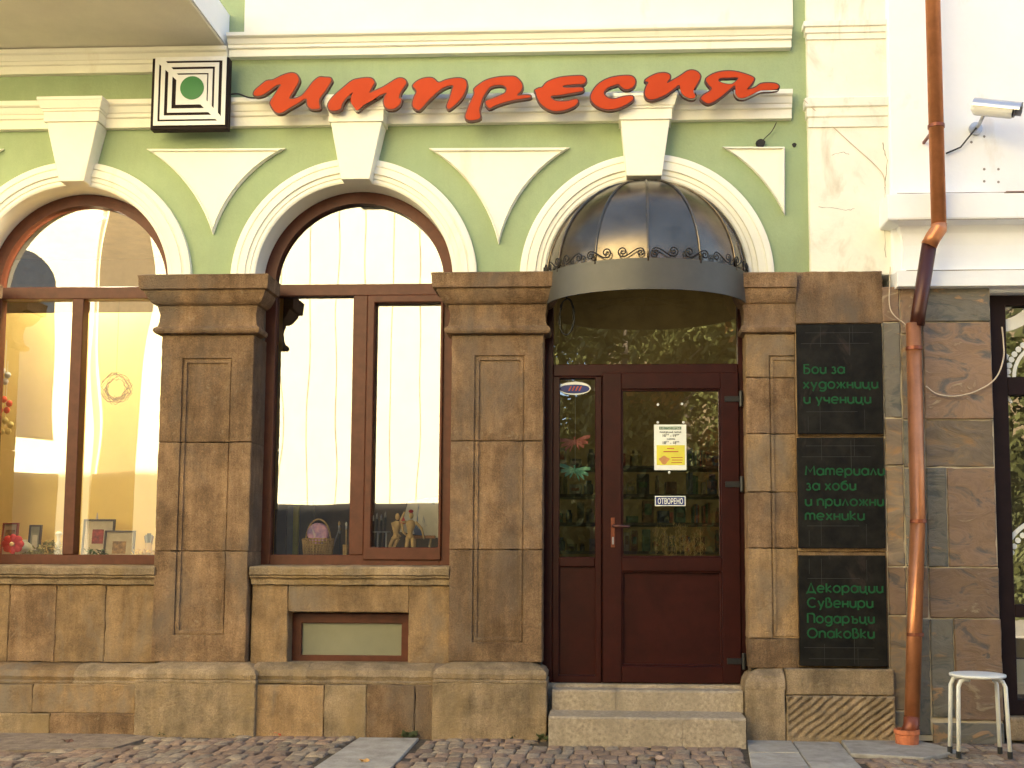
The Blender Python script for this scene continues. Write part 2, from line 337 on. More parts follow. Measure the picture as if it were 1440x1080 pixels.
def text_mesh(s, x0, x1, zbase, Y, h=None, ext=.0012, bold=0, align='L', mirror=False):
    """flat lettering on a plane facing the street, fitted to x0..x1; h = height of a capital"""
    cu = bpy.data.curves.new('t', 'FONT'); cu.body = s; cu.size = 1; cu.extrude = 0; cu.bevel_depth = bold; cu.bevel_resolution = 0; cu.resolution_u = 3
    o = bpy.data.objects.new('t', cu); COL.objects.link(o); bpy.context.view_layer.update()
    me = bpy.data.meshes.new_from_object(o.evaluated_get(bpy.context.evaluated_depsgraph_get()))
    vs = [tuple(v.co) for v in me.vertices]; fs = [tuple(p.vertices) for p in me.polygons]
    bpy.data.objects.remove(o); bpy.data.curves.remove(cu); bpy.data.meshes.remove(me)
    a = min(v[0] for v in vs); b = max(v[0] for v in vs); sx = (x1-x0)/(b-a); sz = (h/.73) if h else sx
    mb = MB(); n = len(vs)
    vv = [(x0+(x-a)*sx, Y-q*.08, zbase+y*sz) for x, y, q in vs]
    return mb.add(vv, fs)


def garc(cx, cy, r, a0, a1, n=14, ry=None):
    ry = ry or r; return [(cx+r*math.cos(R(a0+(a1-a0)*k/n)), cy+ry*math.sin(R(a0+(a1-a0)*k/n))) for k in range(n+1)]
GLY = {                                   # monoline geometric letters, x-height 1
 'о': (1, [garc(.5, .5, .5, 0, 360, 22)]), 'а': (1, [garc(.5, .5, .5, 0, 360, 22), [(1, 1), (1, 0)]]),
 'и': (.85, [[(0, 1), (0, .42)]+garc(.425, .42, .425, 180, 360)[1:]+[(.85, 1)], [(.85, .45), (.85, 0)]]),
 'ц': (1.0, [[(0, 1), (0, .42)]+garc(.425, .42, .425, 180, 360)[1:]+[(.85, 1)], [(.85, .45), (.85, 0), (1.02, 0), (1.02, -.3)]]),
 'д': (1, [garc(.5, .5, .5, 0, 360, 22), [(1, 1), (1, .02)]+garc(.5, .02, .5, 0, -140, 12, .45)[1:]]),
 'б': (1, [garc(.5, .5, .5, 0, 360, 22), [(.0, .5), (.03, .95), (.2, 1.2), (.5, 1.3), (.85, 1.38)]]),
 'з': (.66, [garc(.3, .76, .24, 150, -80, 10)+garc(.3, .28, .34, 80, -150, 12, .28)]),
 'х': (.8, [[(0, 1), (.8, 0)], [(.8, 1), (0, 0)]]), 'у': (.86, [[(0, 1), (.45, .06)], [(.86, 1), (.26, -.42)]]),
 'ж': (1.25, [[(0, 1), (.42, .5), (0, 0)], [(1.25, 1), (.83, .5), (1.25, 0)], [(.62, 1), (.62, 0)], [(.42, .5), (.83, .5)]]),
 'н': (.78, [[(0, 1), (0, 0)], [(.78, 1), (.78, 0)], [(0, .5), (.78, .5)]]),
 'ч': (.76, [[(0, 1), (0, .72)]+garc(.32, .72, .32, 180, 270, 8)[1:]+[(.76, .42)], [(.76, 1), (.76, 0)]]),
 'е': (1, [[(.02, .5), (1, .5)]+garc(.5, .5, .5, 0, 312, 20)[1:]]),
 'М': (1.4, [[(0, 0), (.14, 1.4), (.7, .5), (1.26, 1.4), (1.4, 0)]]),
 'т': (1.3, [[(0, 0), (0, .68)]+garc(.325, .68, .325, 180, 0)[1:]+[(.65, 0)], [(.65, .68)]+garc(.975, .68, .325, 180, 0)[1:]+[(1.3, 0)]]),
 'р': (1, [garc(.5, .5, .5, 0, 360, 22), [(0, 1), (0, -.42)]]), 'л': (.84, [[(0, 0), (.42, 1), (.84, 0)]]),
 'п': (.85, [[(0, 0), (0, .58)]+garc(.425, .58, .425, 180, 0)[1:]+[(.85, 0)], [(0, .6), (0, 1)]]),
 'к': (.74, [[(0, 1.4), (0, 0)], [(.70, 1), (.06, .5), (.74, 0)]]),
 'Д': (1.25, [[(.12, .0), (.62, 1.4), (1.13, 0)], [(-.02, -.26), (-.02, 0), (1.27, 0), (1.27, -.26)]]),
 'С': (1.25, [garc(.7, .7, .7, 48, 312, 22)]), 'О': (1.4, [garc(.7, .7, .7, 0, 360, 26)]),
 'в': (.82, [[(0, 0), (0, 1.4), (.3, 1.4)]+garc(.30, 1.13, .27, 90, -90, 8)[1:]+[(.42, .86)]+garc(.40, .43, .42, 90, -90, 10)[1:]+[(0, 0)]]),
 'П': (1.05, [[(0, 0), (0, 1.4), (.70, 1.4)]+garc(.70, 1.05, .35, 90, 0, 6)[1:]+[(1.05, 0)]]),
 'ъ': (1.0, [[(0, 1), (.25, 1), (.25, 0), (.65, 0)]+garc(.68, .30, .30, -90, 90, 8)+[(.25, .60)]]),
 'ь': (.8, []), 'ъ ': (0, []), 'с': (.9, [garc(.5, .5, .5, 45, 315, 16)]),
 'Б': (.92, [[(.8, 1.4), (0, 1.4), (0, 0), (.45, 0)]+garc(.46, .42, .42, -90, 90, 8)+[(0, .84)]]),
}
def stroke_text(t, x0, x1, zb, Y, xh, w=.0060):
    """painted monoline lettering: every stroke a flat rounded ribbon"""
    adv = 0; items = []
    for ch in t:
        if ch == ' ': adv += .62; continue
        wd, st = GLY[ch]; items.append((adv, st)); adv += wd+.36
    adv -= .36; sx = (x1-x0)/adv; mb = MB(); q = 0
    for a, st in items:
        for pl in st:
            n0 = len(mb.v); q += 1
            mb.tube([(x0+(a+u)*sx, 0, zb+v*xh) for u, v in pl], w, 6)
            mb.v[n0:] = [(x, Y-.0005+y*.22-.00004*(q % 5), z) for x, y, z in mb.v[n0:]]
    return mb
# ================================================================== GROUND
Z0 = 0.0
g = MB().box(-40, 40, -30, 12, -.35, -.05); mk('ground', g, sand, kind='structure')
st = MB().box(-40, 40, -9.0, -3.2, -.3, -.012); mk('road', st, asphalt, kind='structure')
kb = MB().box(-40, 40, -3.2, -3.05, -.3, .0); mk('kerb', kb, pave, kind='structure', bevel=.01)
fs_ = MB().box(-40, 40, -13.5, -9.0, -.3, .02); mk('far_pavement', fs_, pave, kind='structure')
pavement = mk('pavement', MB().box(-9, 9, -3.05, .0, -.3, -.013), sand, kind='structure')

def inpoly(x, y, poly):
    c = False; n = len(poly)
    for i in range(n):
        x1, y1 = poly[i]; x2, y2 = poly[(i+1) % n]
        if (y1 > y) != (y2 > y) and x < (x2-x1)*(y-y1)/(y2-y1)+x1: c = not c
    return c
def ext_line(a, b, y):                  # extend line a-b to depth y
    t = (y-a[1])/(b[1]-a[1]); return (a[0]+(b[0]-a[0])*t, y)
YF = -3.0
s1a, s1b = G(511, 1033), G(440, 1080); s2a, s2b = G(594, 1034), G(551, 1080)
slabA = [s1a, s2a, ext_line(s2a, s2b, YF), ext_line(s1a, s1b, YF)]
d1a, d1b = G(1049, 1040), G(1056, 1080); d2a, d2b = G(1110, 1037), G(1140, 1080); d3a, d3b = G(1176, 1038), G(1213, 1080)
slabB = [d1a, d2a, ext_line(d2a, d2b, YF), ext_line(d1a, d1b, YF)]
slabC = [d2a, d3a, ext_line(d3a, d3b, YF), ext_line(d2a, d2b, YF)]
kerbR = [G(1178, 1036), G(1262, 1036), G(1350, 1058), G(1300, 1068), G(1196, 1062)]
dirtL = [G(-900, 1030), G(150, 1031), G(215, 1036), G(160, 1052), G(-40, 1057), G(-900, 1060)]
def shrink(poly, g_):
    cx = sum(p[0] for p in poly)/len(poly); cy = sum(p[1] for p in poly)/len(poly)
    return [(x-math.copysign(min(g_, abs(x-cx)), x-cx), y-math.copysign(min(g_, abs(y-cy)), y-cy)) for x, y in poly]
def cut(poly, ya, yb):                  # quad slab between depths
    l1 = lambda y: ext_line(poly[0], poly[3], y); l2 = lambda y: ext_line(poly[1], poly[2], y)
    return [l1(ya), l2(ya), l2(yb), l1(yb)]
for poly, ys in ((slabA, (-.24, -1.9, YF)), (slabB, (-.20, -.62, -1.02, -1.9, YF)), (slabC, (-.20, -.92, -1.9, YF))):
    for a, b in zip(ys[:-1], ys[1:]):
        mk('paving_slab', MB().prismz(shrink(cut(poly, a, b), .004), -.06, .004+random.uniform(-.003, .004)), pave, pavement, bevel=.004)
mk('paving_slab', MB().prismz(kerbR, -.06, .012), pave, pavement, bevel=.006)
mk('mortar_bed', MB().prismz(dirtL, -.06, .004), mat('mortar_bed', (.24, .18, .125), .95, var=.25, scale=14, bump=.9, bscale=80, col2=(.16, .115, .08)), pavement, bevel=.002)
excl = [slabA, slabB, slabC, kerbR, dirtL]
# cobbles: every sett in its course, wandering a little
setts = []
y = -.17
while y > -3.0:
    dy = random.uniform(.125, .165)
    x = -6.2+random.uniform(0, .08)
    while x < 5.2:
        dx = random.uniform(.072, .118)
        cx, cy = x+dx/2, y-dy/2+.016*math.sin(x*1.6)+.010*math.sin(x*4.1+y*3)
        if not any(inpoly(cx+sx*dx*.36, cy, p) for p in excl for sx in (-1, 1)) and not (-.12 < cx < 1.38 and cy > -.45) and cy < -.24:
            setts.append((cx, cy, dx, dy))
        x += dx
    y -= dy
smesh = []
for k in range(7):
    rr = random.Random(k); mb = MB()
    ang = [-.78+i*math.pi/4*1 for i in range(8)]
    def ringp(s_, z):
        out = []
        for i, (a, b) in enumerate([(-1, -.86), (-.88, -1), (.88, -1), (1, -.85), (1, .86), (.87, 1), (-.88, 1), (-1, .85)]):
            out.append((a*.5*s_+rr2[i][0], b*.5*s_+rr2[i][1], z+rr2[i][2]*.0))
        return out
    rr2 = [(rr.uniform(-.05, .05), rr.uniform(-.06, .06), 0) for _ in range(8)]
    vs = ringp(.97, -1) + ringp(.95, -.14) + ringp(.84, .0) + [(0, 0, .04)]
    fs = [(i+r_*8, (i+1) % 8+r_*8, (i+1) % 8+r_*8+8, i+r_*8+8) for r_ in (0, 1) for i in range(8)]+[(16+i, 16+(i+1) % 8, 24) for i in range(8)]
    me = bpy.data.meshes.new('cobblestone'); me.from_pydata(vs, [], fs); me.materials.append(cob1 if k % 3 else cob2); me.shade_smooth(); smesh.append(me)
def cam_y(cx, cy):
    v = ROT.transposed() @ (Vector((cx, cy, 0))-CAM); return PPX+F*v.x/-v.z, PPY-F*v.y/-v.z
inview = []; rest = []
for s_ in setts:
    u, v = cam_y(s_[0], s_[1]); (inview if (-10 < u < 1450 and v < 1088) else rest).append((v, u, s_))
inview.sort(reverse=True)
indiv = inview[:300]; rest += inview[300:]
for v, u, (cx, cy, dx, dy) in indiv:
    k = random.randrange(7)
    o = bpy.data.objects.new('cobblestone', smesh[k]); link(o, pavement, (cx, cy, random.uniform(-.006, .004)))
    o.scale = (dx*1.0, dy*1.0, .05); o.rotation_euler = (random.uniform(-.03, .03), random.uniform(-.03, .03), random.uniform(-.10, .10))
mb = MB()
for v, u, (cx, cy, dx, dy) in rest:
    me = smesh[random.randrange(7)]; n = len(mb.v); z = random.uniform(-.006, .004)
    mb.cur = random.choice((0, 0, 1)); a = random.uniform(-.1, .1); ca, sa = math.cos(a), math.sin(a)
    mb.add([(cx+(w.co.x*ca*dx-w.co.y*sa*dy), cy+(w.co.x*sa*dx+w.co.y*ca*dy), z+w.co.z*.05) for w in me.vertices], [tuple(p.vertices) for p in me.polygons])
mk('cobblestones', mb, [cob1, cob2], pavement, smooth=True, kind='stuff')

# ================================================================== SHOP BUILDING
XL = -8.0
XR = PX(1252, 300)                      # party line with the neighbour
ROOF = 12.3
shop = thing('shop_building', (-2, 0, 0), 'green and cream shop building with arched windows and brown stone piers', 'building')
YS = -.10                               # face of pier shafts
ZC = PZ(388, -.1)                       # top of the capitals = springing of the arches
arches = []                             # (centre x, centre z, r_in, r_out)
for (cx, l, r, ri) in ((97, -73, 267, 137), (496, 322, 669, 139.5), (909, 729.5, 1088, 142.5)):
    c = PX(cx, 385, -.04); ro = (PX(r, 385, -.04)-PX(l, 385, -.04))/2; rin = ri/(r-l)*2*ro
    arches.append((c, ZC, rin, ro))
dsp = arches[1][0]-arches[0][0]
arches.insert(0, (arches[0][0]-dsp, ZC, arches[0][2], arches[0][3]))     # next bay, outside the frame
# --- green wall with semicircular cuts
def wallpoly(x0, x1, ztop, cuts):
    pts = [(x0, ztop), (x0, ZC)]
    for c, z, r, ro in cuts:
        for k in range(33): a = math.pi*(1-k/32); pts.append((c+(r+.03)*math.cos(a), ZC+(r+.03)*math.sin(a)))
    pts += [(x1, ZC), (x1, ztop)]; return pts
XG = PX(1136, 200)                      # end of the green field
mk('painted_wall', MB().prism(wallpoly(XL, XG, ROOF, arches), 0, .28), green_p, shop)
mk('rear_volume', MB().box(XL, XR-.01, 3.2, 8, 0, ROOF-.2), room_b, shop)
mk('roof_shadow_block', MB().box(XL, -3.4, .3, 8, ROOF-.1, ROOF+.85), cream, shop)  # added unseen block, raises the shadow line on the house opposite
mk('roof_slab', MB().box(XL, XR-.01, .28, 8, ROOF-.25, ROOF-.02), room_d, shop)
mk('side_wall', MB().box(XL-.25, XL, 0, 8, 0, ROOF), cream, shop)
# --- archivolts with reveals
def archivolt(c, z, ri, ro, name='archivolt'):
    t = ro-ri
    prof = [(ro, .002), (ro, -.035), (ro-.02, -.045), (ro-.045, -.045), (ro-.05, -.036), (ri+t*.66, -.036), (ri+t*.64, -.048), (ri+t*.40, -.048), (ri+t*.38, -.034), (ri+t*.22, -.034), (ri+t*.18, -.026), (ri+.012, -.026), (ri, -.018), (ri, .27)]
    n = 48; vs = []
    for k in range(n+1):
        a = math.pi*k/n
        for r_, y in prof: vs.append((c+r_*math.cos(a), y, z+r_*math.sin(a)))
    m_ = len(prof); fs = [(k*m_+j, k*m_+j+1, (k+1)*m_+j+1, (k+1)*m_+j) for k in range(n) for j in range(m_-1)]
    return MB().add(vs, fs)
for a in arches:
    o = mk('archivolt', archivolt(*a), cream, shop); smooth_by_angle(o, .5)
# --- keystones
def keystone(px_t0, px_t1, px_b0, px_b1, yt, ym, yb, px_c0, px_c1):
    Yk = -.15
    body = []
    x0, x1 = PX(px_t0, ym, Yk), PX(px_t1, ym, Yk); b0, b1 = PX(px_b0, yb, Yk+.02), PX(px_b1, yb, Yk+.02)
    zt, zb = PZ(ym, Yk, px_t0), PZ(yb, Yk, px_t0)
    ks = mk('keystone', MB().add([(x0, Yk, zt), (x1, Yk, zt), (b1, Yk+.03, zb), (b0, Yk+.03, zb), (x0, 0, zt), (x1, 0, zt), (b1, 0, zb), (b0, 0, zb)],
        [(0, 1, 2, 3), (4, 7, 6, 5), (0, 4, 5, 1), (1, 5, 6, 2), (2, 6, 7, 3), (3, 7, 4, 0)]), cream, shop, bevel=.004)
    z2 = PZ(yt, Yk, px_t0); h = z2-zt
    prof = [(0, zt-.0), (.012, zt+.001), (.012, zt+h*.42), (.022, zt+h*.45), (.022, zt+h*.52), (.03, zt+h*.55), (.045, zt+h*.85), (.05, zt+h*.88), (.05, z2), (0, z2)]
    mk('keystone_cap', moulding(x0, x1, Yk, 0, prof), cream, ks)
keystone(65, 137, 82, 117, 140, 172, 253, 0, 0)
keystone(465, 537, 479, 519, 137, 172, 250, 0, 0)
keystone(873, 942, 881, 931, 135, 169, 245, 0, 0)
keystone(-322, -258, -312, -270, 140, 172, 253, 0, 0)
# --- cornices
def cornice(px0, px1, ytop, ybot, out, name='cornice', x0=None, x1=None, lr=False, rr=True, steps=1):
    pm = (px0+px1)/2
    zt, zb = PZ(ytop, -out, pm), PZ(ybot, -out, pm); h = zt-zb
    x0 = PX(px0, ytop, -out) if x0 is None else x0; x1 = PX(px1, ytop, -out) if x1 is None else x1
    prof = [(0, zb), (out*.45, zb), (out*.45, zb+h*.34), (out*.60, zb+h*.38), (out*.60, zb+h*.52), (out*.68, zb+h*.55), (out*.80, zb+h*.76), (out*.95, zb+h*.80), (out, zb+h*.84), (out, zt), (0, zt+.012)]
    return mk(name, moulding(x0, x1, 0, .01, prof, False, False, rough=.0015, cell=.12), cream, shop)
cornice(-400, 1115, 136.5, 172.5, .10, x0=XL)
cornice(318, 1115, 38, 67, .12, lr=False)
cornice(-400, 318, 70, 101, .09, x0=XL, rr=False)
mk('upper_wall', MB().box(PX(346, 10), PX(1114, 10), -.03, -.001, PZ(38, -.1), ROOF-.3), cream, shop, bevel=.004)
# --- spandrel panels with sunk border
def panel(pts, name='spandrel_panel'):
    xz = [P(a, b, -.02) for a, b in pts]
    cx = sum(p[0] for p in xz)/len(xz); cz = sum(p[1] for p in xz)/len(xz)
    p = mk(name, MB().prism(xz, -.022, .002), cream, shop, bevel=.006)
    def ins(f): return [(cx+(x-cx)*f, cz+(z-cz)*f) for x, z in xz]
    a, b = ins(.93), ins(.90); n = len(a); vs = []; fs = []
    for q, (l, y) in enumerate(((ins(.955), -.0222), (ins(.945), -.040), (ins(.91), -.040), (ins(.90), -.0222))): vs += [(x, y, z) for x, z in l]
    for q in range(3): fs += [(q*n+i, q*n+(i+1) % n, (q+1)*n+(i+1) % n, (q+1)*n+i) for i in range(n)]
    mk('panel_border', MB().add(vs, fs), cream, p)
def sidearc(x0, y0, x1, y1, c, r_px, n=10):  # points on circle round arch centre, between the two corners
    a0 = math.atan2(y0-c[1], x0-c[0]); a1 = math.atan2(y1-c[1], x1-c[0]); r0 = math.hypot(x0-c[0], y0-c[1]); r1 = math.hypot(x1-c[0], y1-c[1])
    return [(c[0]+(r0+(r1-r0)*t)*math.cos(a0+(a1-a0)*t), c[1]+(r0+(r1-r0)*t)*math.sin(a0+(a1-a0)*t)) for t in [k/n for k in range(n+1)]]
panel([(205, 209), (402, 208)]+sidearc(402, 208, 299, 330, (496, 387), 0)[1:]+sidearc(299, 330, 205, 209, (97, 387), 0)[1:-1])
panel([(602, 208), (802, 207)]+sidearc(802, 207, 701, 344, (909, 387), 0)[1:]+sidearc(701, 344, 602, 208, (496, 387), 0)[1:-1])
panel([(1015, 206), (1104, 206), (1104, 303)]+sidearc(1104, 303, 1015, 206, (909, 387), 0)[1:-1])
panel([(-196, 210), (6, 209)]+sidearc(6, 209, -98, 331, (97, 387), 0)[1:]+sidearc(-98, 331, -196, 210, (-300, 387), 0)[1:-1])
# --- cream pilaster strip at the right end with its own string courses
xa, xb = PX(1137, 200, -.05), PX(1250, 200, -.05)
pil = mk('corner_pilaster', MB().box(xa, xb, -.05, .28, ZC, ROOF-.1), cream_old, shop, bevel=.004)
for yt, yb in ((25, 52), (132, 176)):
    zt, zb = PZ(yt, -.09, 1200), PZ(yb, -.09, 1200); h = zt-zb
    mk('string_course', moulding(xa+.01, xb-.015, -.05, 0, [(0, zb), (.012, zb+.002), (.012, zb+h*.30), (.022, zb+h*.34), (.022, zb+h*.6), (.035, zb+h*.64), (.035, zb+h*.9), (.0, zt)], True, True, rough=.003, cell=.07), cream_old, pil)
# --- balcony slab
zb_ = PZ(69, -.02, 300); xbal = PX(318, 69, -.02)
bal = mk('balcony_slab', MB().box(XL+.2, xbal, -1.35, -.002, zb_, zb_+.25), [soffit_m], shop, bevel=.006)
mk('balcony_edge', MB().box(xbal+.0005, xbal+.012, -1.36, -.002, zb_+.012, zb_+.26), white_pl, bal)
# wall lies behind; holes in the render
for (px, py, r_) in ((1069, 204, .030), (1117, 204, .015)):
    x, z = P(px, py, -.003); mk('wall_hole', MB().prism([(x+r_*math.cos(t)*(1+.18*math.sin(3*t)), z+r_*1.1*math.sin(t)) for t in [k*math.pi/7 for k in range(14)]], -.0345 if px < 1100 else -.004, .001), dark, shop)

# ---------------------------------------------------------------- stone piers
def prof_cap(z_top, z_bot):
    h = z_top-z_bot
    k = lambda f: z_bot+h*f
    return [(0, k(0)), (.036, k(.015)), (.045, k(.05)), (.045, k(.09)), (.034, k(.12)), (.022, k(.14)), (.014, k(.22)), (.010, k(.34)), (.018, k(.44)), (.022, k(.47)), (.022, k(.50)), (.040, k(.51)), (.060, k(.55)), (.082, k(.64)), (.094, k(.70)), (.094, k(.735)), (.118, k(.745)), (.122, k(.80)), (.124, k(.93)), (.130, k(.975)), (.112, k(1.0)), (-.02, k(1.0))]
def pier(px0, px1, ppx0, ppx1, joints, pan, ybase, cap_r=True, blk=stone, base_px=None, pyr=False):
    x0, x1 = PX(px0, 650, YS), PX(px1, 650, YS)
    zc0 = PZ(471, YS, px0); zb = PZ(931, YS, px0)
    core = mk('stone_pier', MB().box(x0+.012, x1-.012, YS+.05, .24, 0, ZC-.01), mortar, shop)
    zs = [zc0]+[PZ(j, YS, px0) for j in joints]+[zb]
    pa, pb = PX(ppx0, 650, YS), PX(ppx1, 650, YS); pt, pbm = PZ(pan[0], YS, px0), PZ(pan[1], YS, px0)
    def fn(x, z):
        d = min(x-pa, pb-x, pt-z, z-pbm)
        if d <= 0: return 0
        if d < .010: return .014
        if d < .032: return .008
        if d < .040: return .020
        if pyr: return max(.004, .020-(d-.04)*.22) if d > .04 else .02
        return .022
    xb = [pa-.001, pa+.001, pa+.009, pa+.011, pa+.031, pa+.033, pa+.041, pb+.001, pb-.001, pb-.009, pb-.011, pb-.031, pb-.033, pb-.041]
    zb2 = [pt+.001, pt-.001, pt-.009, pt-.011, pt-.031, pt-.033, pt-.041, pbm-.001, pbm+.001, pbm+.009, pbm+.011, pbm+.031, pbm+.033, pbm+.041]
    for i in range(len(zs)-1):
        o = mk('stone', stone_grid(x0, x1, zs[i+1], zs[i], YS, .30, fn, xb, zb2, seed=i+px0*.01), blk, core)
        smooth_by_angle(o, .35)
    ct = moulding(x0, x1, YS, .05, prof_cap(ZC, zc0), True, cap_r, rough=.004, cell=.04, seed=px0)
    o = mk('capital', ct, blk, core); smooth_by_angle(o, .45)
    # base: moulded course and plain block
    bx0, bx1 = (PX(base_px[0], 1000, -.235), PX(base_px[1], 1000, -.235))
    zm = PZ(960, -.235, px0); zt = PZ(930, YS, px0)
    h = zt-zm
    pr = [(-.02, zm), (.0, zm+.002), (.0, zm+.012), (-.012, zm+.02), (-.006, zm+h*.22), (-.004, zm+h*.45), (-.022, zm+h*.68), (-.07, zm+h*.86), (-.115, zm+h*.97), (-.15, zm+h)]
    o = mk('base_moulding', moulding(bx0, bx1, -.235, .05, pr, True, True, rough=.005, cell=.04, seed=px0+3), stone_g, core); smooth_by_angle(o, .5)
    o = mk('stone', stone_grid(bx0, bx1, -.03, zm+.004, -.235, .28, rough=.005, seed=px0*.02), stone_g, core); smooth_by_angle(o, .4)
    return x0, x1
p1 = pier(221, 353, 252, 322, (622, 775), (504, 893), 0, blk=stone, base_px=(188, 359))
p2 = pier(633, 764, 666, 737, (620, 773), (500, 903), 0, blk=stone, base_px=(607, 769), pyr=True)
p0 = pier(221-399, 353-402, 252-400, 322-400, (622, 775), (504, 893), 0, blk=stone, base_px=(188-402, 359-403))
# third pier, built into the wall on its right
x30, x31 = PX(1050, 650, YS), PX(1121, 650, YS)
core3 = mk('stone_pier', MB().box(x30+.012, x31, YS+.05, .24, 0, ZC-.01), mortar, shop)
pa, pt, pbm = PX(1083, 650, YS), PZ(500, YS, 1083), PZ(897, YS, 1083)
def fn3(x, z):
    d = min(x-pa, pt-z, z-pbm)
    return 0 if d <= 0 else (.014 if d < .01 else (.006 if d < .03 else .016))
zs = [PZ(j, YS, 1080) for j in (469, 531, 610, 692, 771, 898, 940)]
for i in range(6):
    o = mk('stone', stone_grid(x30, x31, zs[i+1], zs[i], YS, .30, fn3, [pa-.001, pa+.001, pa+.009, pa+.011, pa+.029, pa+.031], [pt+.001, pt-.001, pt-.009, pt-.011, pt-.029, pt-.031, pbm-.001, pbm+.001, pbm+.01, pbm+.012], seed=i+33), stone if i % 2 else stone_y, core3); smooth_by_angle(o, .35)
o = mk('capital', moulding(x30, x31, YS, .05, [(a*.72, b) for a, b in prof_cap(PZ(382, -.19, 1080), PZ(469, YS, 1080))], True, False, rough=.003, cell=.04), stone, core3); smooth_by_angle(o, .45)
bx0, bx1 = PX(1048, 1000, -.2), PX(1105, 1000, -.2)
zm = PZ(970, -.2, 1080); zt = PZ(940, -.12, 1080)
pr = [(-.02, zm), (0, zm+.002), (0, zm+.02), (-.006, zm+.05), (-.03, zm+.09), (-.09, zt-.01), (-.12, zt)]
mk('base_moulding', moulding(bx0, bx1, -.2, .05, pr, True, False, rough=.005, cell=.04), stone_g, core3)
o = mk('stone', stone_grid(bx0, bx1, -.03, zm+.004, -.2, .28, rough=.004, seed=5), stone_g, core3); smooth_by_angle(o, .4)

# ---------------------------------------------------------------- walls under the windows
def sill_wall(px0, px1, vj, rows, hole=None, sillout=.07, sy=(796, 822), mats=(stone_y, stone, stone_y)):
    """stones between two piers below a window; vj = joints of the main course, in pixels"""
    yf = -.045
    X0, X1 = PX(px0, 870, yf), PX(px1, 870, yf)
    zt = PZ(sy[1], yf, (px0+px1)/2)
    core = mk('under_window_wall', MB().box(X0, X1, yf+.09 if not hole else yf+.16, .24, 0, zt), mortar, shop)
    if not hole:
        xs = [X0]+[PX(j, 870, yf) for j in vj]+[X1]; zb = PZ(930, yf, px0)
        for i in range(len(xs)-1):
            o = mk('stone', stone_grid(xs[i], xs[i+1], zb, zt, yf+random.uniform(-.003, .003), .09, seed=i+px0, gap=.001), mats[i % 3], core); smooth_by_angle(o, .4)
    else:
        hx0, hx1 = PX(hole[0], 890, yf), PX(hole[1], 890, yf); hz1, hz0 = PZ(hole[2], yf, 490), PZ(hole[3], yf, 490)
        for (a, b, c, d) in ((X0, hx0, hz0, zt), (hx0, hx1, hz1, zt), (hx1, X1, hz0, zt)):
            o = mk('stone', stone_grid(a, b, c, d, yf, .16, seed=a, gap=.0006), stone_y, core); smooth_by_angle(o, .4)
    # sill
    z1, z0 = PZ(sy[0], yf-sillout, (px0+px1)/2), PZ(sy[1], yf-sillout*.4, (px0+px1)/2); h = z1-z0
    pr = [(0, z0), (sillout*.35, z0+.004), (sillout*.45, z0+h*.3), (sillout*.8, z0+h*.42), (sillout*.75, z0+h*.5), (sillout, z0+h*.56), (sillout*1.02, z0+h*.9), (sillout*.9, z1), (-.3, z1+.012)]
    o = mk('window_sill', moulding(X0+.002, X1-.002, yf, .2, pr, False, False, rough=.006, cell=.035, seed=px0), stone_g, core); smooth_by_angle(o, .5)
    # plinth below
    zm, zmt = PZ(962, -.2, px0+80), PZ(932, -.08, px0+80); h = zmt-zm
    q0, q1 = PX(px0-30, 1000, -.19), PX(px1+30, 1000, -.19)
    pr = [(-.02, zm), (.0, zm+.002), (.004, zm+h*.12), (-.012, zm+h*.2), (.0, zm+h*.4), (-.02, zm+h*.7), (-.08, zm+h*.92), (-.14, zmt)]
    for a, b in rows[0]:
        o = mk('base_moulding', moulding(max(X0-.0, PX(a, 945, -.19))+.001, min(X1+.0, PX(b, 945, -.19))-.001, -.19, .05, pr, False, False, rough=.007, cell=.035, seed=a), stone_g if a % 2 else stone_y, core); smooth_by_angle(o, .5)
    for (a, b, c, d, yy, m_) in rows[1]:
        o = mk('stone', stone_grid(PX(a, 1000, yy), PX(b, 1000, yy), max(-.03, PZ(d, yy, (a+b)/2)), PZ(c, yy, (a+b)/2), yy, .25, rough=.006, seed=a*.1, gap=.001), m_, core); smooth_by_angle(o, .4)
    return core
sill_wall(-50, 221, (12, 78, 148), ([(-60, 103), (103, 230)], [(-60, 45, 962, 1003, -.205, stone_y), (45, 190, 962, 1003, -.205, stone_y), (-60, 70, 1003, 1042, -.225, stone_g), (70, 190, 1003, 1042, -.225, stone)]))
sill_wall(353, 633, (), ([(353, 431), (431, 608), (608, 640)], [(359, 455, 963, 1042, -.205, stone_y), (455, 515, 963, 1042, -.205, stone_g), (515, 583, 963, 1042, -.205, stone), (583, 612, 963, 1042, -.205, stone)]), hole=(404, 574, 861, 937), sy=(797, 823))
sill_wall(-452, -178, (-390, -300), ([(-460, -300), (-299, -170)], [(-450, -320, 962, 1042, -.205, stone_y), (-320, -205, 962, 1042, -.205, stone_g)]))
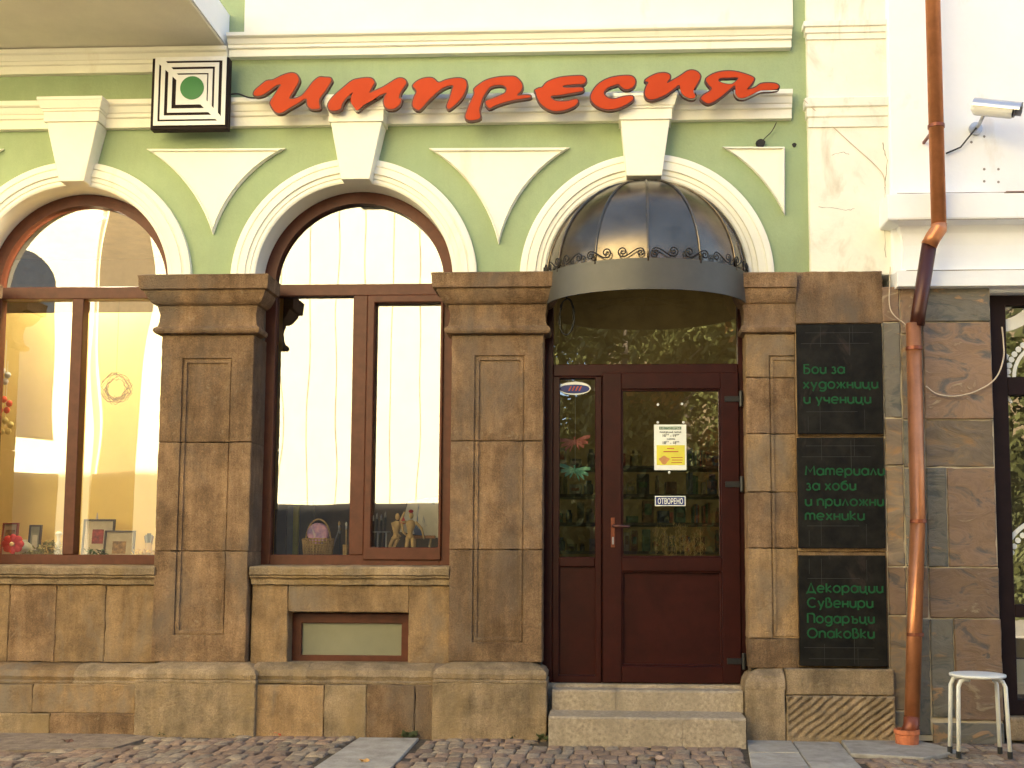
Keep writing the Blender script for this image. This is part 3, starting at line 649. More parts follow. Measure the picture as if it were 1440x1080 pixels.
# basement window
bw = thing('basement_window', (PX(490, 930, .07), .07, PZ(935, .07, 490)), None, None, parent=shop)
def rect_frame(x0, x1, z0, z1, w, y0, y1, wb=None, wt=None, wr=None):
    wb = wb or w; wt = wt or w; wr = wr or w; mb = MB()
    # mitred ring
    o = [(x0, z0), (x1, z0), (x1, z1), (x0, z1)]; i = [(x0+w, z0+wb), (x1-wr, z0+wb), (x1-wr, z1-wt), (x0+w, z1-wt)]
    vs = [(x, y0, z) for x, z in o]+[(x, y0, z) for x, z in i]+[(x, y1, z) for x, z in o]+[(x, y1, z) for x, z in i]
    fs = []
    for k in range(4):
        k2 = (k+1) % 4
        fs += [(k, k2, 4+k2, 4+k), (8+k2, 8+k, 12+k, 12+k2), (k2, k, 8+k, 8+k2), (4+k, 4+k2, 12+k2, 12+k)]
    return mb.add(vs, fs)
a = P(409, 935, .07); b = P(576, 863, .07)
mk('frame', rect_frame(a[0], b[0], a[1], b[1], .068, .072, .113, wr=.055), frame_m, bw, bevel=.004)
mk('pane', MB().box(a[0]+.06, b[0]-.05, .098, .11, a[1]+.06, b[1]-.06), frost, bw)

# ---------------------------------------------------------------- arched windows
def arch_ring(c, z, ro, ri, y0, y1, n=40):
    vs = []
    for k in range(n+1):
        a = math.pi*k/n
        for r_, y in ((ro, y0), (ri, y0), (ri, y1), (ro, y1)): vs.append((c+r_*math.cos(a), y, z+r_*math.sin(a)))
    fs = [(k*4+j, k*4+(j+1) % 4, k*4+4+(j+1) % 4, k*4+4+j) for k in range(n) for j in range(4)]+[(0, 1, 2, 3), (n*4+3, n*4+2, n*4+1, n*4)]
    return MB().add(vs, fs)
def arched_window(a, pxm, kind, yrail=(401, 417), ybot=(780, 795)):
    c, z, ri, ro = a; Yw = .17; w = .095
    root = thing('arched_window', (c, Yw, PZ(ybot[1], Yw, 400)), None, None, parent=shop)
    X0, X1 = c-ri+.004, c+ri-.004
    zr1, zr0 = PZ(yrail[0], Yw, 450), PZ(yrail[1], Yw, 450); zb1, zb0 = PZ(ybot[0], Yw, 450), PZ(ybot[1], Yw, 450)
    fr = MB(); fr.v, fr.f, fr.mi = (lambda m: (m.v, m.f, m.mi))(arch_ring(c, z, ri-.002, ri-w+.01, Yw, Yw+.08))
    o = mk('arch_frame', fr, frame_m, root); smooth_by_angle(o, .5)
    mk('side_frame', MB().box(X0, X0+w, Yw, Yw+.08, zb0, z), frame_m, root, bevel=.004)
    mk('side_frame', MB().box(X1-w, X1, Yw, Yw+.08, zb0, z), frame_m, root, bevel=.004)
    mk('transom', MB().box(X0+w, X1-w, Yw-.004, Yw+.078, zr0, zr1), frame_m, root, bevel=.004)
    mk('bottom_rail', MB().box(X0+w, X1-w, Yw-.002, Yw+.08, zb0, zb1), frame_m, root, bevel=.004)
    m0, m1 = pxm
    mk('mullion', MB().box(m0, m1, Yw-.006, Yw+.08, zb1, zr0), frame_m, root, bevel=.004)
    yg = Yw+.045; glass = MATS['window_glass' if kind == 'sash' else 'wavy_glass']
    def gl(poly):
        vs = [(x, yg, zz) for x, zz in poly]; return MB().add(vs, [tuple(range(len(poly)))])
    rr = ri-w+.012
    zz = max(z, zr1)
    a0 = math.asin(min(1, max(0, (zr1-z)/rr))) if zr1 > z else 0
    up = [(c+rr*math.cos(a0+(math.pi-2*a0)*k/32), z+rr*math.sin(a0+(math.pi-2*a0)*k/32)) for k in range(33)]
    if zr1 < z: up = [(X1-w+.01, zr1-.01)]+up[:]+[(X0+w-.01, zr1-.01)]
    mk('pane', gl(up), glass, root, recalc=False)
    mk('pane', gl([(X0+w-.01, zb1-.01), (m0+.01, zb1-.01), (m0+.01, zr0+.01), (X0+w-.01, zr0+.01)]), glass, root, recalc=False)
    if kind == 'sash':
        s = mk('sash', rect_frame(m1+.003, X1-w+.012, zb1-.035, zr0-.003, .052, Yw-.022, Yw+.05, wb=.088, wr=.02), frame_m, root, bevel=.005)
        mk('pane', gl([(m1+.04, zb1+.03), (X1-w+.01, zb1+.03), (X1-w+.01, zr0-.04), (m1+.04, zr0-.04)]), glass, root, recalc=False)
    else:
        mk('pane', gl([(m1-.01, zb1-.01), (X1-w+.01, zb1-.01), (X1-w+.01, zr0+.01), (m1-.01, zr0+.01)]), glass, root, recalc=False)
    return root
w2 = arched_window(arches[2], (PX(494, 600, .17), PX(514, 600, .17)), 'sash', (400, 416))
w1 = arched_window(arches[1], (PX(95, 600, .17), PX(111, 600, .17)), 'fixed', (401, 418), (781, 795))
w0 = arched_window(arches[0], (PX(95-407, 600, .17), PX(111-407, 600, .17)), 'fixed', (401, 418), (781, 795))

# ---------------------------------------------------------------- rooms behind the glass
zsill = PZ(787, .3, 400)
XD0 = (p2[0]+p2[1])/2; XM = (p1[0]+p1[1])/2
mk('shop_floor', MB().box(XL, XR, .3, 3.2, .0, .24), room_b, shop)
mk('shop_ceiling', MB().box(XL, XR, .28, 3.2, 4.2, 4.3), mat('ceiling_paint', (.7, .6, .4), .8, bump=0), shop)
mk('display_shelf', MB().box(p1[1]-.3, p2[0]+.3, .27, 1.0, zsill-.05, zsill), mat('shelf_wood', (.16, .10, .06), .5, bump=.1), shop)
mk('display_shelf', MB().box(XL, p1[0]+.3, .27, 1.0, zsill-.05, zsill), mat('pale_shelf', (.6, .4, .12), .6, bump=.05), shop)
mk('back_panel', MB().box(XL, XM-.03, .72, .76, zsill-.4, PZ(440, .72, 100)), yellow_w, shop)
mk('side_panel', MB().box(XM-.03, XM+.03, .26, 2.6, .2, 4.2), yellow_w, shop)
mk('side_panel', MB().box(XD0-.03, XD0+.03, .26, 2.0, .2, 4.2), room_d, shop)
mk('back_panel', MB().box(XM+.03, XD0-.03, 1.5, 1.55, .2, 4.2), room_d, shop)
mk('back_wall', MB().box(XD0+.03, XR, 3.0, 3.1, .2, 4.2), room_b, shop)
spot_m = bpy.data.materials.new('spot_bulb'); n_, l_, b_ = nodes(spot_m); b_.inputs['Emission Color'].default_value = (1, .72, .38, 1); b_.inputs['Emission Strength'].default_value = 6
def ceiling_lamp(x, y, z, watts, size, label):
    t = thing('ceiling_lamp', (x, y, z), label, 'lamp', 'lit lamps inside the shop')
    mk('lamp_housing', MB().lathe([(.09, 0), (.10, .01), (.10, .06), (.03, .08)], (x, y, z), 20), whitem, t)
    mk('bulb', MB().ball((x, y, z-.005), .05, 10, (1, 1, .5)), spot_m, t, smooth=True)
    ld = bpy.data.lights.new('lamp_light', 'AREA'); lo = bpy.data.objects.new('lamp_light', ld); ld.energy = watts; ld.size = size; ld.color = (1, .86, .62)
    link(lo, t, (x, y, z-.05))
ceiling_lamp(PX(120, 500, .4), .46, 3.75, 9, .25, 'lit ceiling lamp over the display behind the left window')
ceiling_lamp(.9, 1.4, 4.08, 2.0, .3, 'lit ceiling lamp inside the shop behind the entrance door')
mk('spandrel_backing', MB().box(XL, XR, .245, .26, .0, zsill-.05), mortar, shop) if False else None

# ---------------------------------------------------------------- entrance door
Yd = .06
dc = arches[3][0]; dri = arches[3][2]
dx0, dx1 = PX(770, 700, Yd), PX(1047, 700, Yd)
zth = PZ(961, Yd, 900)
door = thing('shop_entrance', ((dx0+dx1)/2, Yd, zth), None, None, parent=shop)
zt0, zt1 = PZ(512, Yd, 900), PZ(529, Yd, 900)
jm = MB().box(dx0-.06, dx0+.035, Yd, Yd+.09, zth, ZC+.0).box(dx1-.035, dx1+.06, Yd, Yd+.09, zth, ZC+.0)
mk('door_frame', jm, frame_shaded, door, bevel=.004)
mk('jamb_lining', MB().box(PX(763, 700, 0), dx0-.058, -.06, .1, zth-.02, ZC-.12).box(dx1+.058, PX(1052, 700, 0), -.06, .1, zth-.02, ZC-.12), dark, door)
mk('transom', MB().box(dx0+.036, dx1-.036, Yd-.004, Yd+.08, zt1, zt0), frame_shaded, door, bevel=.005)
mk('head_frame', arch_ring(dc, ZC, dri-.002, dri-.09, Yd, Yd+.08), frame_shaded, door)
poly = [(dx0+.03, zt0-.01), (dx1-.03, zt0-.01)]+[(dc+(dri-.085)*math.cos(math.pi*k/24), ZC+(dri-.085)*math.sin(math.pi*k/24)) for k in range(25)]
mk('pane', MB().add([(x, Yd+.04, z) for x, z in poly], [tuple(range(len(poly)))]), glass_d, door, recalc=False)
sx1 = PX(846, 700, Yd)
sl = mk('side_light', rect_frame(dx0+.036, sx1, zth, zt1, .045, Yd-.0, Yd+.07, wb=.05, wt=.012), frame_shaded, door, bevel=.004)
zr = PZ(797, Yd, 800); zr2 = PZ(783, Yd, 800)
mk('rail', MB().box(dx0+.08, sx1-.046, Yd+.002, Yd+.068, zr, zr2), frame_shaded, sl, bevel=.006)
mk('pane', MB().add([(dx0+.07, Yd+.04, zr2-.01), (sx1-.04, Yd+.04, zr2-.01), (sx1-.04, Yd+.04, zt1-.005), (dx0+.07, Yd+.04, zt1-.005)], [(0, 1, 2, 3)]), glass_d, sl, recalc=False)
mk('panel', MB().box(dx0+.078, sx1-.044, Yd+.03, Yd+.05, zth+.04, zr+.005), frame_shaded, sl)
mk('mullion', MB().box(sx1-.01, sx1+.03, Yd+.03, Yd+.085, zth, zt1), frame_shaded, door)
# leaf
lx0, lx1 = PX(847, 700, Yd-.02)+.002, PX(1040, 700, Yd-.02)
gx0, gx1 = PX(874, 660, Yd-.02), PX(1014, 660, Yd-.02)
gz1, gz0, pz1, pz0, lz1 = [PZ(v, Yd-.02, 940) for v in (547, 784, 803, 937, 524)]
lz0 = zth+.006
leaf = mk('door_leaf', MB().box(lx0, gx0, Yd-.025, Yd+.05, lz0, lz1).box(gx1, lx1, Yd-.025, Yd+.05, lz0, lz1).box(gx0, gx1, Yd-.0245, Yd+.049, gz1, lz1).box(gx0, gx1, Yd-.0245, Yd+.049, pz1, gz0).box(gx0, gx1, Yd-.0245, Yd+.049, lz0, pz0), frame_shaded, door, bevel=.004)
mk('glazing_bead', rect_frame(gx0, gx1, gz0, gz1, .012, Yd-.012, Yd+.02), frame_shaded, leaf, bevel=.003)
mk('glazing_bead', rect_frame(gx0, gx1, pz0, pz1, .012, Yd-.012, Yd+.02), frame_shaded, leaf, bevel=.003)
mk('pane', MB().add([(gx0, Yd+.015, gz0), (gx1, Yd+.015, gz0), (gx1, Yd+.015, gz1), (gx0, Yd+.015, gz1)], [(0, 1, 2, 3)]), glass_d, leaf, recalc=False)
mk('panel', MB().box(gx0, gx1, Yd+.012, Yd+.03, pz0, pz1), frame_shaded, leaf)
hx, hz = P(862, 740, Yd-.04)
hd = MB().box(hx-.014, hx+.014, Yd-.034, Yd-.0255, PZ(770, Yd, 860), PZ(728, Yd, 860))
mk('handle_plate', hd, copper_d, leaf, bevel=.003)
mk('handle', MB().tube([(hx, Yd-.03, hz), (hx, Yd-.075, hz), (hx+.02, Yd-.085, hz), (hx+.115, Yd-.083, hz-.004)], .0095, 8), mat('handle_metal', (.12, .05, .04), .3, metal=.7, bump=0), leaf, smooth=True)
mk('keyhole', MB().box(hx-.006, hx+.006, Yd-.040, Yd-.034, PZ(762, Yd, 860)-.018, PZ(756, Yd, 860)+.004), steel, leaf, bevel=.003)
for py in (561, 681, 930):
    z = PZ(py, Yd-.03, 1042); x = PX(1041, 700, Yd-.03)
    mk('hinge', MB().box(x-.10, x+.0, Yd-.034, Yd-.0255, z-.02, z+.02).lathe([(.013, -.055), (.015, -.05), (.015, .05), (.013, .055)], (x+.012, Yd-.038, z), 10), blackm, leaf, bevel=.002)

# steps (part of the building)
steps = thing('entrance_steps', (dc, -.3, 0), None, None, parent=shop)
za = PZ(971, -.155, 900); zbb = PZ(1009, -.43, 900)
xA0, xA1 = PX(776, 985, -.19), PX(1046, 985, -.19); xB0, xB1 = PX(771, 1025, -.46), PX(1050, 1025, -.46)
xj = PX(866, 985, -.2)
def step_block(x0, x1, yf, yb, z0, z1, sd_):
    mb = moulding(x0, x1, yf, yb, [(-.01, z0), (0, z0+.002), (0, z1-.045), (.0, z1-.012), (-.012, z1), (-.14, z1+.002), (-(yb-yf)+.01, z1+.003)], False, False, rough=.004, cell=.03, seed=sd_)
    return mb
for a, b, sd_ in ((xA0, xj-.001, 3), (xj+.001, xA1, 4)):
    mk('step', step_block(a, b, -.155, .14, zbb-.01, za, sd_), step_m, steps)
xj2 = PX(960, 1020, -.46)
for a, b, sd_ in ((xB0, xj2-.001, 7), (xj2+.001, xB1, 8)):
    mk('step', step_block(a, b, -.43, -.14, -.04, zbb, sd_), step_m, steps)
mk('threshold', MB().box(PX(763, 960, 0), PX(1050, 960, 0), -.02, .16, .05, zth-.001), step_m, shop)

# ---------------------------------------------------------------- board column and its stones
yb_ = -.125
bx0, bx1 = PX(1121, 650, yb_), PX(1247, 650, yb_)
col = mk('board_wall', MB().box(bx0+.006, bx1-.004, yb_+.06, .24, 0, ZC-.02), mortar, shop)
o = mk('stone', stone_grid(bx0, bx1, PZ(455, yb_, 1180), PZ(381, yb_, 1180), yb_, .25, rough=.006, seed=21), stone, col); smooth_by_angle(o, .4)
for a, b in ((455, 613), (613, 776), (776, 939)):
    o = mk('stone', stone_grid(bx0, bx1, PZ(b, yb_, 1180), PZ(a, yb_, 1180), yb_+.012, .25, rough=.003, seed=a*.1), stone_y, col); smooth_by_angle(o, .4)
o = mk('stone', stone_grid(PX(1105, 960, -.18), PX(1258, 960, -.18), PZ(978, -.18, 1180), PZ(941, -.18, 1180), -.18, .28, rough=.006, seed=44), stone_g, col); smooth_by_angle(o, .4)
def fnh(x, z):                       # diagonal chisel strokes
    e = min(x-PX(1110, 1000, -.2), PX(1256, 1000, -.2)-x, 1)
    s_ = math.sin((x*1.0-z*1.25)*95+nz(x, 1, z, 6)*2.0)
    return (.014*max(-.4, s_)+nz(x, 3, z, 30)*.005) if e > 0 and z > .03 else 0
hp = stone_grid(PX(1106, 1000, -.2), PX(1260, 1000, -.2), -.03, PZ(979, -.2, 1180), -.2, .28, fnh, rough=.003, cell=.0105, seed=9)
mk('stone', hp, stone_g, col, smooth=True)
# three black boards
lines = {0: [('Бои за', 1131, 1187, 525), ('художници', 1130, 1234, 546), ('и ученици', 1131, 1224, 567)],
         1: [('Материали', 1133, 1243, 668), ('за хоби', 1134, 1203, 689), ('и приложни', 1133, 1242, 711), ('техники', 1133, 1215, 731)],
         2: [('Декорации', 1135, 1241, 833), ('Сувенири', 1136, 1227, 854), ('Подаръци', 1136, 1229, 876), ('Опаковки', 1136, 1229, 897)]}
blab = ['black wall board with three lines of green lettering beginning Бои за, topmost of three',
        'black wall board with four lines of green lettering beginning Материали, middle of three',
        'black wall board with four lines of green lettering beginning Декорации, lowest of three']
for i, (a, b, l, r) in enumerate(((456, 610, 1121, 1241), (615, 771, 1122, 1244), (781, 937, 1124, 1247))):
    yq = -.145
    x0, x1 = PX(l, (a+b)/2, yq), PX(r, (a+b)/2, yq); z1, z0 = PZ(a, yq, 1180), PZ(b, yq, 1180)
    bt = thing('wall_board', ((x0+x1)/2, yq, z0), blab[i], 'sign', 'black lettered boards beside the door')
    mk('panel', MB().box(x0, x1, yq, yb_+.006, z0, z1), board_m, bt, bevel=.003)
    # thin grey squares printed on it
    gr = MB()
    for (u, v, uu, vv) in ((.1, .93, .9, .934), (.05, .83, .85, .834), (.28, .80, .284, 1), (.62, .72, .625, .98), (.66, .84, .664, 1.0), (.1, .2, .7, .204), (.26, .02, .264, .3), (.78, .03, .784, .22), (.12, .02, .124, .16)):
        if i == 2: v, vv = 1-vv, 1-v
        gr.add([(x0+(x1-x0)*u, yq-.0012, z0+(z1-z0)*v*.99), (x0+(x1-x0)*uu, yq-.0012, z0+(z1-z0)*v*.99), (x0+(x1-x0)*uu, yq-.0012, z0+(z1-z0)*vv*.99), (x0+(x1-x0)*u, yq-.0012, z0+(z1-z0)*vv*.99)], [(0, 1, 2, 3)])
    mk('printed_line', gr, MATS.get('grid_ink') or mat('grid_ink', (.018, .017, .013), .6, bump=0), bt)
    for s_, u0, u1, bl in lines[i]:
        mk('lettering', stroke_text(s_, PX(u0, bl, yq), PX(u1, bl, yq), PZ(bl, yq, 1180), yq-.001, 8.7/205), green_txt, bt)

# ---------------------------------------------------------------- canopy
CD = .74                                # the canopy is shallower than half its width
cx0 = (PX(767, 400, -.02)+PX(1049, 400, -.02))/2; cr_ = (PX(1049, 400, -.02)-PX(767, 400, -.02))/2
zl = PZ(433, -.02, 770)-.0; zh = zl+.205
can = thing('door_canopy', (cx0, -.01, zl), 'half dome canopy of dark bronze sheets with grey band above the shop door', 'canopy')
yc = -.02
def gore(k, ri_=0):
    mb = MB(); n = 12; a0, a1 = math.pi+math.pi*k/6, math.pi+math.pi*(k+1)/6; vs = []
    for j in range(n+1):
        t = math.pi/2*j/n; r_ = (cr_-.012)*math.cos(t); z = zh-.02+(cr_+.0)*math.sin(t)
        for m_ in range(4):
            f = m_/3; p0 = (math.cos(a0), math.sin(a0)); p1_ = (math.cos(a1), math.sin(a1))
            px_, py_ = p0[0]+(p1_[0]-p0[0])*f, p0[1]+(p1_[1]-p0[1])*f
            bulge = 1+.022*math.sin(math.pi*f)
            vs.append((cx0+r_*px_*bulge, yc+r_*py_*bulge*CD, z))
    fs = [(j*4+m_, j*4+m_+1, j*4+5+m_, j*4+4+m_) for j in range(n) for m_ in range(3)]
    return mb.add(vs, fs)
for k in range(6): mk('dome_sheet', gore(k), dome_m, can, smooth=True)
for k in range(0, 7):
    a = math.pi+math.pi*k/6
    pts = [(cx0+(cr_-.006)*math.cos(math.pi/2*j/14)*math.cos(a), yc+(cr_-.006)*math.cos(math.pi/2*j/14)*math.sin(a)*CD, zh-.02+(cr_+.004)*math.sin(math.pi/2*j/14)) for j in range(14)]
    mk('rib', MB().tube(pts, .008, 6), dome_m, can, smooth=True)
bn = MB(); N = 48; vs = []
for k in range(N+1):
    a = math.pi+math.pi*k/N
    for r_, z in ((cr_, zl), (cr_, zh), (cr_-.012, zh), (cr_-.012, zl)): vs.append((cx0+r_*math.cos(a), yc+r_*math.sin(a)*CD, z))
bn.add(vs, [(k*4+j, k*4+(j+1) % 4, k*4+4+(j+1) % 4, k*4+4+j) for k in range(N) for j in range(4)]+[(0, 3, 2, 1), (N*4, N*4+1, N*4+2, N*4+3)])
o = mk('band', bn, band_m, can); smooth_by_angle(o, .5)
# underside frame bars
for k in (1, 2, 3, 4, 5):
    a = math.pi+math.pi*k/6
    mk('support_bar', MB().tube([(cx0, yc-.02, zh-.06), (cx0+(cr_-.02)*math.cos(a), yc+(cr_-.02)*math.sin(a)*CD, zh-.06)], .009, 6), iron, can)
# scroll work standing on the band
def onband(s_, h): a = math.pi+s_/cr_; return (cx0+(cr_+.010)*math.cos(a), yc+(cr_+.010)*math.sin(a)*CD, zh+h)
def scroll(s0, flip, big=1.0):
    mb = MB(); w = .165*big
    def spiral(cx, cz, r0, turns, start, d):
        return [(cx+r0*(1-.80*i/22)*math.cos(start+d*turns*2*math.pi*i/22), cz+r0*(1-.80*i/22)*math.sin(start+d*turns*2*math.pi*i/22)) for i in range(23)]
    A = spiral(.036, .042, .034, 1.45, -math.pi/2, -1)[::-1]
    B = spiral(w-.030, .034, .028, 1.35, math.pi/2, -1)
    mid = [(.036+(w-.066)*t, .008+(.062-.008)*(t*t*(3-2*t))) for t in (.2, .4, .6, .8)]
    path = A+mid+B
    pts = []
    for x, z in path:
        xx = x if not flip else w-x
        pts.append(onband(s0+xx, z+.002))
    return mb.tube(pts, .0048, 5)
L = math.pi*cr_; ns = 10; pitch_ = L/ns
for k in range(ns): mk('scroll', scroll(k*pitch_+.018, k % 2 == 1, pitch_/.20), iron, can, smooth=True)

# coiled cable hanging under the canopy
def coil(cx, cz, rx, rz, y, turns, n=60):
    return [(cx+rx*(1+.12*math.sin(i*.9))*math.sin(2*math.pi*turns*i/n), y+.004*math.sin(i*1.7), cz+rz*(1+.06*math.sin(i*.53))*math.cos(2*math.pi*turns*i/n)) for i in range(n+1)]
cx_, cz_ = P(797, 446, -.02)
mk('cable_coil', MB().tube([(cx_-.02, -.03, PZ(412, -.03, 795))]+coil(cx_, cz_, .05, .13, -.03, 2.6), .0045, 6), blackm, smooth=True, label='thin black cable hanging in a coil under the canopy left of the door', cat='cable')

# ---------------------------------------------------------------- big red script sign
def reg(o, s_, pts): return [(o[0]+x/s_, o[1]+y/s_) for x, y in pts]
LET = [
 (reg((340, 80), 6, [(97,300),(110,275),(150,240),(205,198),(260,190),(330,155),(395,133),(440,133),(470,155),(480,195),(465,235),(430,295),(400,345),(440,348),(500,325),(550,270),(600,205),(650,167),(700,168),(745,172),(755,195),(740,225),(700,290),(655,350),(652,390),(655,430),(600,438),(565,425),(548,395),(540,350),(480,385),(400,430),(345,465),(300,470),(265,445),(238,395),(240,370),(265,330),(300,275),(325,232),(290,238),(240,275),(180,315),(130,328),(100,320)]), None),
 (reg((340, 80), 6, [(725,400),(740,365),(790,310),(860,250),(930,195),(1000,177),(1070,172),(1105,185),(1118,215),(1095,260),(1080,298),(1110,285),(1180,255),(1240,220),(1310,178),(1360,178),(1388,205),(1380,235),(1345,285),(1325,340),(1345,355),(1330,400),(1290,433),(1240,438),(1205,415),(1195,370),(1205,325),(1218,303),(1170,320),(1100,365),(1030,405),(975,450),(945,425),(915,375),(920,325),(935,300),(890,335),(850,385),(832,435),(780,452),(740,445),(725,420)]), None),
 (reg((560, 80), 6, [(120,240),(150,205),(200,180),(260,170),(300,180),(340,212),(400,190),(470,176),(530,176),(570,195),(578,240),(560,300),(530,350),(480,400),(430,437),(410,425),(412,395),(435,340),(450,280),(462,240),(420,243),(360,270),(300,320),(240,380),(190,435),(160,445),(125,420),(118,385),(135,330),(152,290),(135,262)]), None),
 (reg((560, 80), 6, [(640,265),(700,215),(760,185),(850,165),(940,160),(990,165),(1030,200),(1048,240),(1035,285),(1005,320),(1060,318),(1110,320),(1115,338),(1060,348),(980,360),(900,380),(820,408),(765,430),(735,375),(790,350),(850,325),(900,300),(912,265),(890,240),(840,235),(780,250),(745,290),(715,340),(695,400),(685,450),(692,510),(640,530),(590,530),(565,505),(580,450),(605,385),(640,310)]), None),
 (reg((740, 80), 8, [(95,370),(140,345),(180,335),(230,280),(320,240),(420,218),(540,208),(630,208),(668,235),(672,270),(640,300),(560,305),(480,312),(415,322),(430,338),(520,340),(600,335),(645,350),(630,380),(560,395),(460,412),(370,428),(285,435),(285,460),(330,488),(400,495),(470,490),(530,475),(570,472),(585,500),(550,545),(480,580),(400,602),(310,605),(230,575),(160,520),(120,450),(105,395)]), None),
 (reg((740, 80), 8, [(725,440),(745,385),(800,310),(880,255),(960,225),(1060,208),(1160,205),(1210,225),(1232,270),(1215,320),(1170,355),(1110,360),(1065,330),(1040,305),(980,320),(920,345),(880,380),(880,420),(920,455),(990,468),(1060,450),(1130,435),(1195,435),(1205,470),(1160,510),(1090,550),(1010,580),(930,590),(850,575),(780,540),(735,490)]), None),
 (reg((890, 80), 6, [(105,190),(150,160),(210,135),(270,130),(310,145),(315,175),(290,215),(330,195),(400,155),(460,115),(510,108),(550,125),(572,160),(555,205),(525,255),(515,290),(530,320),(520,345),(480,348),(430,325),(400,285),(392,235),(350,265),(280,315),(210,345),(150,358),(110,335),(100,290),(115,240),(130,212),(112,205)]), None),
 (reg((890, 80), 6, [(615,190),(640,160),(700,130),(780,115),(860,118),(950,140),(1020,170),(1020,200),(990,240),(970,268),(1030,255),(1080,222),(1150,215),(1210,222),(1235,245),(1215,270),(1150,278),(1080,282),(1010,315),(940,345),(890,340),(862,300),(862,240),(820,270),(760,320),(700,365),(640,390),(595,370),(575,345),(600,315),(650,285),(665,260),(640,235)]), reg((890, 80), 6, [(725,195),(745,178),(800,175),(885,175),(850,215),(820,225),(760,215)])),
]
YL = -.235
sgn = thing('shop_sign', (PX(720, 150, YL), YL, PZ(150, YL, 720)), 'large red script sign reading импресия mounted across the green wall', 'sign')
def area(p): return sum(p[i][0]*p[(i+1) % len(p)][1]-p[(i+1) % len(p)][0]*p[i][1] for i in range(len(p)))/2
def offset_loop(pts, d):
    n = len(pts); out = []; s_ = 1 if area(pts) > 0 else -1
    for i in range(n):
        a, b, c = pts[i-1], pts[i], pts[(i+1) % n]
        e1 = Vector((b[0]-a[0], b[1]-a[1])); e2 = Vector((c[0]-b[0], c[1]-b[1]))
        if e1.length < 1e-6 or e2.length < 1e-6: out.append(b); continue
        n1 = Vector((e1.y, -e1.x)).normalized()*s_; n2 = Vector((e2.y, -e2.x)).normalized()*s_
        m_ = (n1+n2)
        if m_.length < .2: m_ = n1
        m_.normalize(); k = d/max(.6, m_.dot(n1)); out.append((b[0]+m_.x*k, b[1]+m_.y*k))
    return out
for (pts, hole) in LET:
    def conv(p): return [P(x, y, YL) for x, y in catmull(p, 3)]
    outl = conv(pts); hl = conv(hole) if hole else None
    bk = [offset_loop(outl, .008)]+([offset_loop(hl, -.003)] if hl else [])
    fr_ = [offset_loop(outl, -.0025)]+([offset_loop(hl, .004)] if hl else [])
    vs, fs = curve_mesh(bk, 0, .016)
    lt = mk('letter', MB().add([(x, YL+.026-z, y) for x, y, z in vs], fs), redb_m, sgn)
    vs, fs = curve_mesh(fr_, 0, .003)
    mk('letter_face', MB().add([(x, YL+.008-z, y) for x, y, z in vs], fs), red_m, lt)
for px, py in ((400, 140), (540, 138), (660, 140), (790, 136), (870, 134), (960, 125), (1040, 120)):
    x, z = P(px, py, YL); mk('bracket', MB().tube([(x, YL+.035, z), (x, .0, z)], .008, 6), steel, sgn)

# square logo box sign
Yb = -.19
lx0_, lx1_ = PX(217, 130, Yb), PX(317.5, 130, Yb); lz0_, lz1_ = PZ(176, Yb, 268), PZ(80, Yb, 268)
lp0 = lambda u: lx0_+(lx1_-lx0_)*u
lg = thing('logo_box', ((lx0_+lx1_)/2, Yb, lz0_), 'square box sign of black and white nested squares round a green disc', 'sign')
mk('box', MB().box(lx0_-.026, lx1_+.012, Yb+.012, Yb+.075, lz0_-.024, lz1_+.0), darkbrown, lg, bevel=.003)
for u in (.25, .75): mk('bracket', MB().tube([(lp0(u), Yb+.07, lz1_-.1), (lp0(u), -.01, lz1_-.1)], .012, 8), steel, lg)
W = lx1_-lx0_; H = lz1_-lz0_
mk('back_board', MB().box(lx0_, lx1_, Yb+.002, Yb+.0125, lz0_, lz1_), darkbrown, lg)
def lp(u, v): return (lx0_+W*u, lz0_+H*v)
for (u0, u1, v0, v1) in ((0, 1, 0, 1), (.087, .897, .085, .911), (.19, .81, .186, .817)):
    mk('white_band', rect_frame(lp(u0, 0)[0], lp(u1, 0)[0], lp(0, v0)[1], lp(0, v1)[1], W*.057, Yb-.003, Yb+.002), whitem, lg)
mk('centre_square', MB().box(lp(.305, 0)[0], lp(.735, 0)[0], Yb-.003, Yb+.002, lp(0, .30)[1], lp(0, .737)[1]), whitem, lg)
mk('white_diagonal', MB().prism([lp(.01, .94), lp(.06, .99), lp(.14, .95), lp(.33, .735), lp(.306, .66), lp(.09, .87)], Yb-.0034, Yb+.002), whitem, lg)
mk('white_diagonal', MB().prism([lp(.955, .0), lp(.99, .02), lp(.93, .14), lp(.735, .36), (lp(.65, .301)), lp(.87, .08)], Yb-.0038, Yb+.002), whitem, lg)
dx_, dz_ = lp(.53, .54); rr_ = W*.165
mk('green_disc', MB().prism([(dx_+rr_*math.cos(2*math.pi*k/36), dz_+rr_*math.sin(2*math.pi*k/36)) for k in range(36)], Yb-.007, Yb-.002), grn_dot, lg)

# ================================================================== NEIGHBOUR BUILDING
nb = thing('neighbour_building', (4, 0, 0), 'white rendered neighbouring building clad below with brown and grey stone tiles', 'building')
Yn = -.10
XN = PX(1252, 200, Yn); XE = 9.0
zA = PZ(402, -.2, 1350)
zledge = PZ(385, -.2, 1350)
mk('white_wall', MB().box(XN, XE, Yn, 8, zA-.02, ROOF+.3), white_pl, nb, bevel=.01)
def band(py0, py1, out, name):
    z1, z0 = PZ(py0, Yn-out, 1380), PZ(py1, Yn-out, 1380)
    return z0, z1
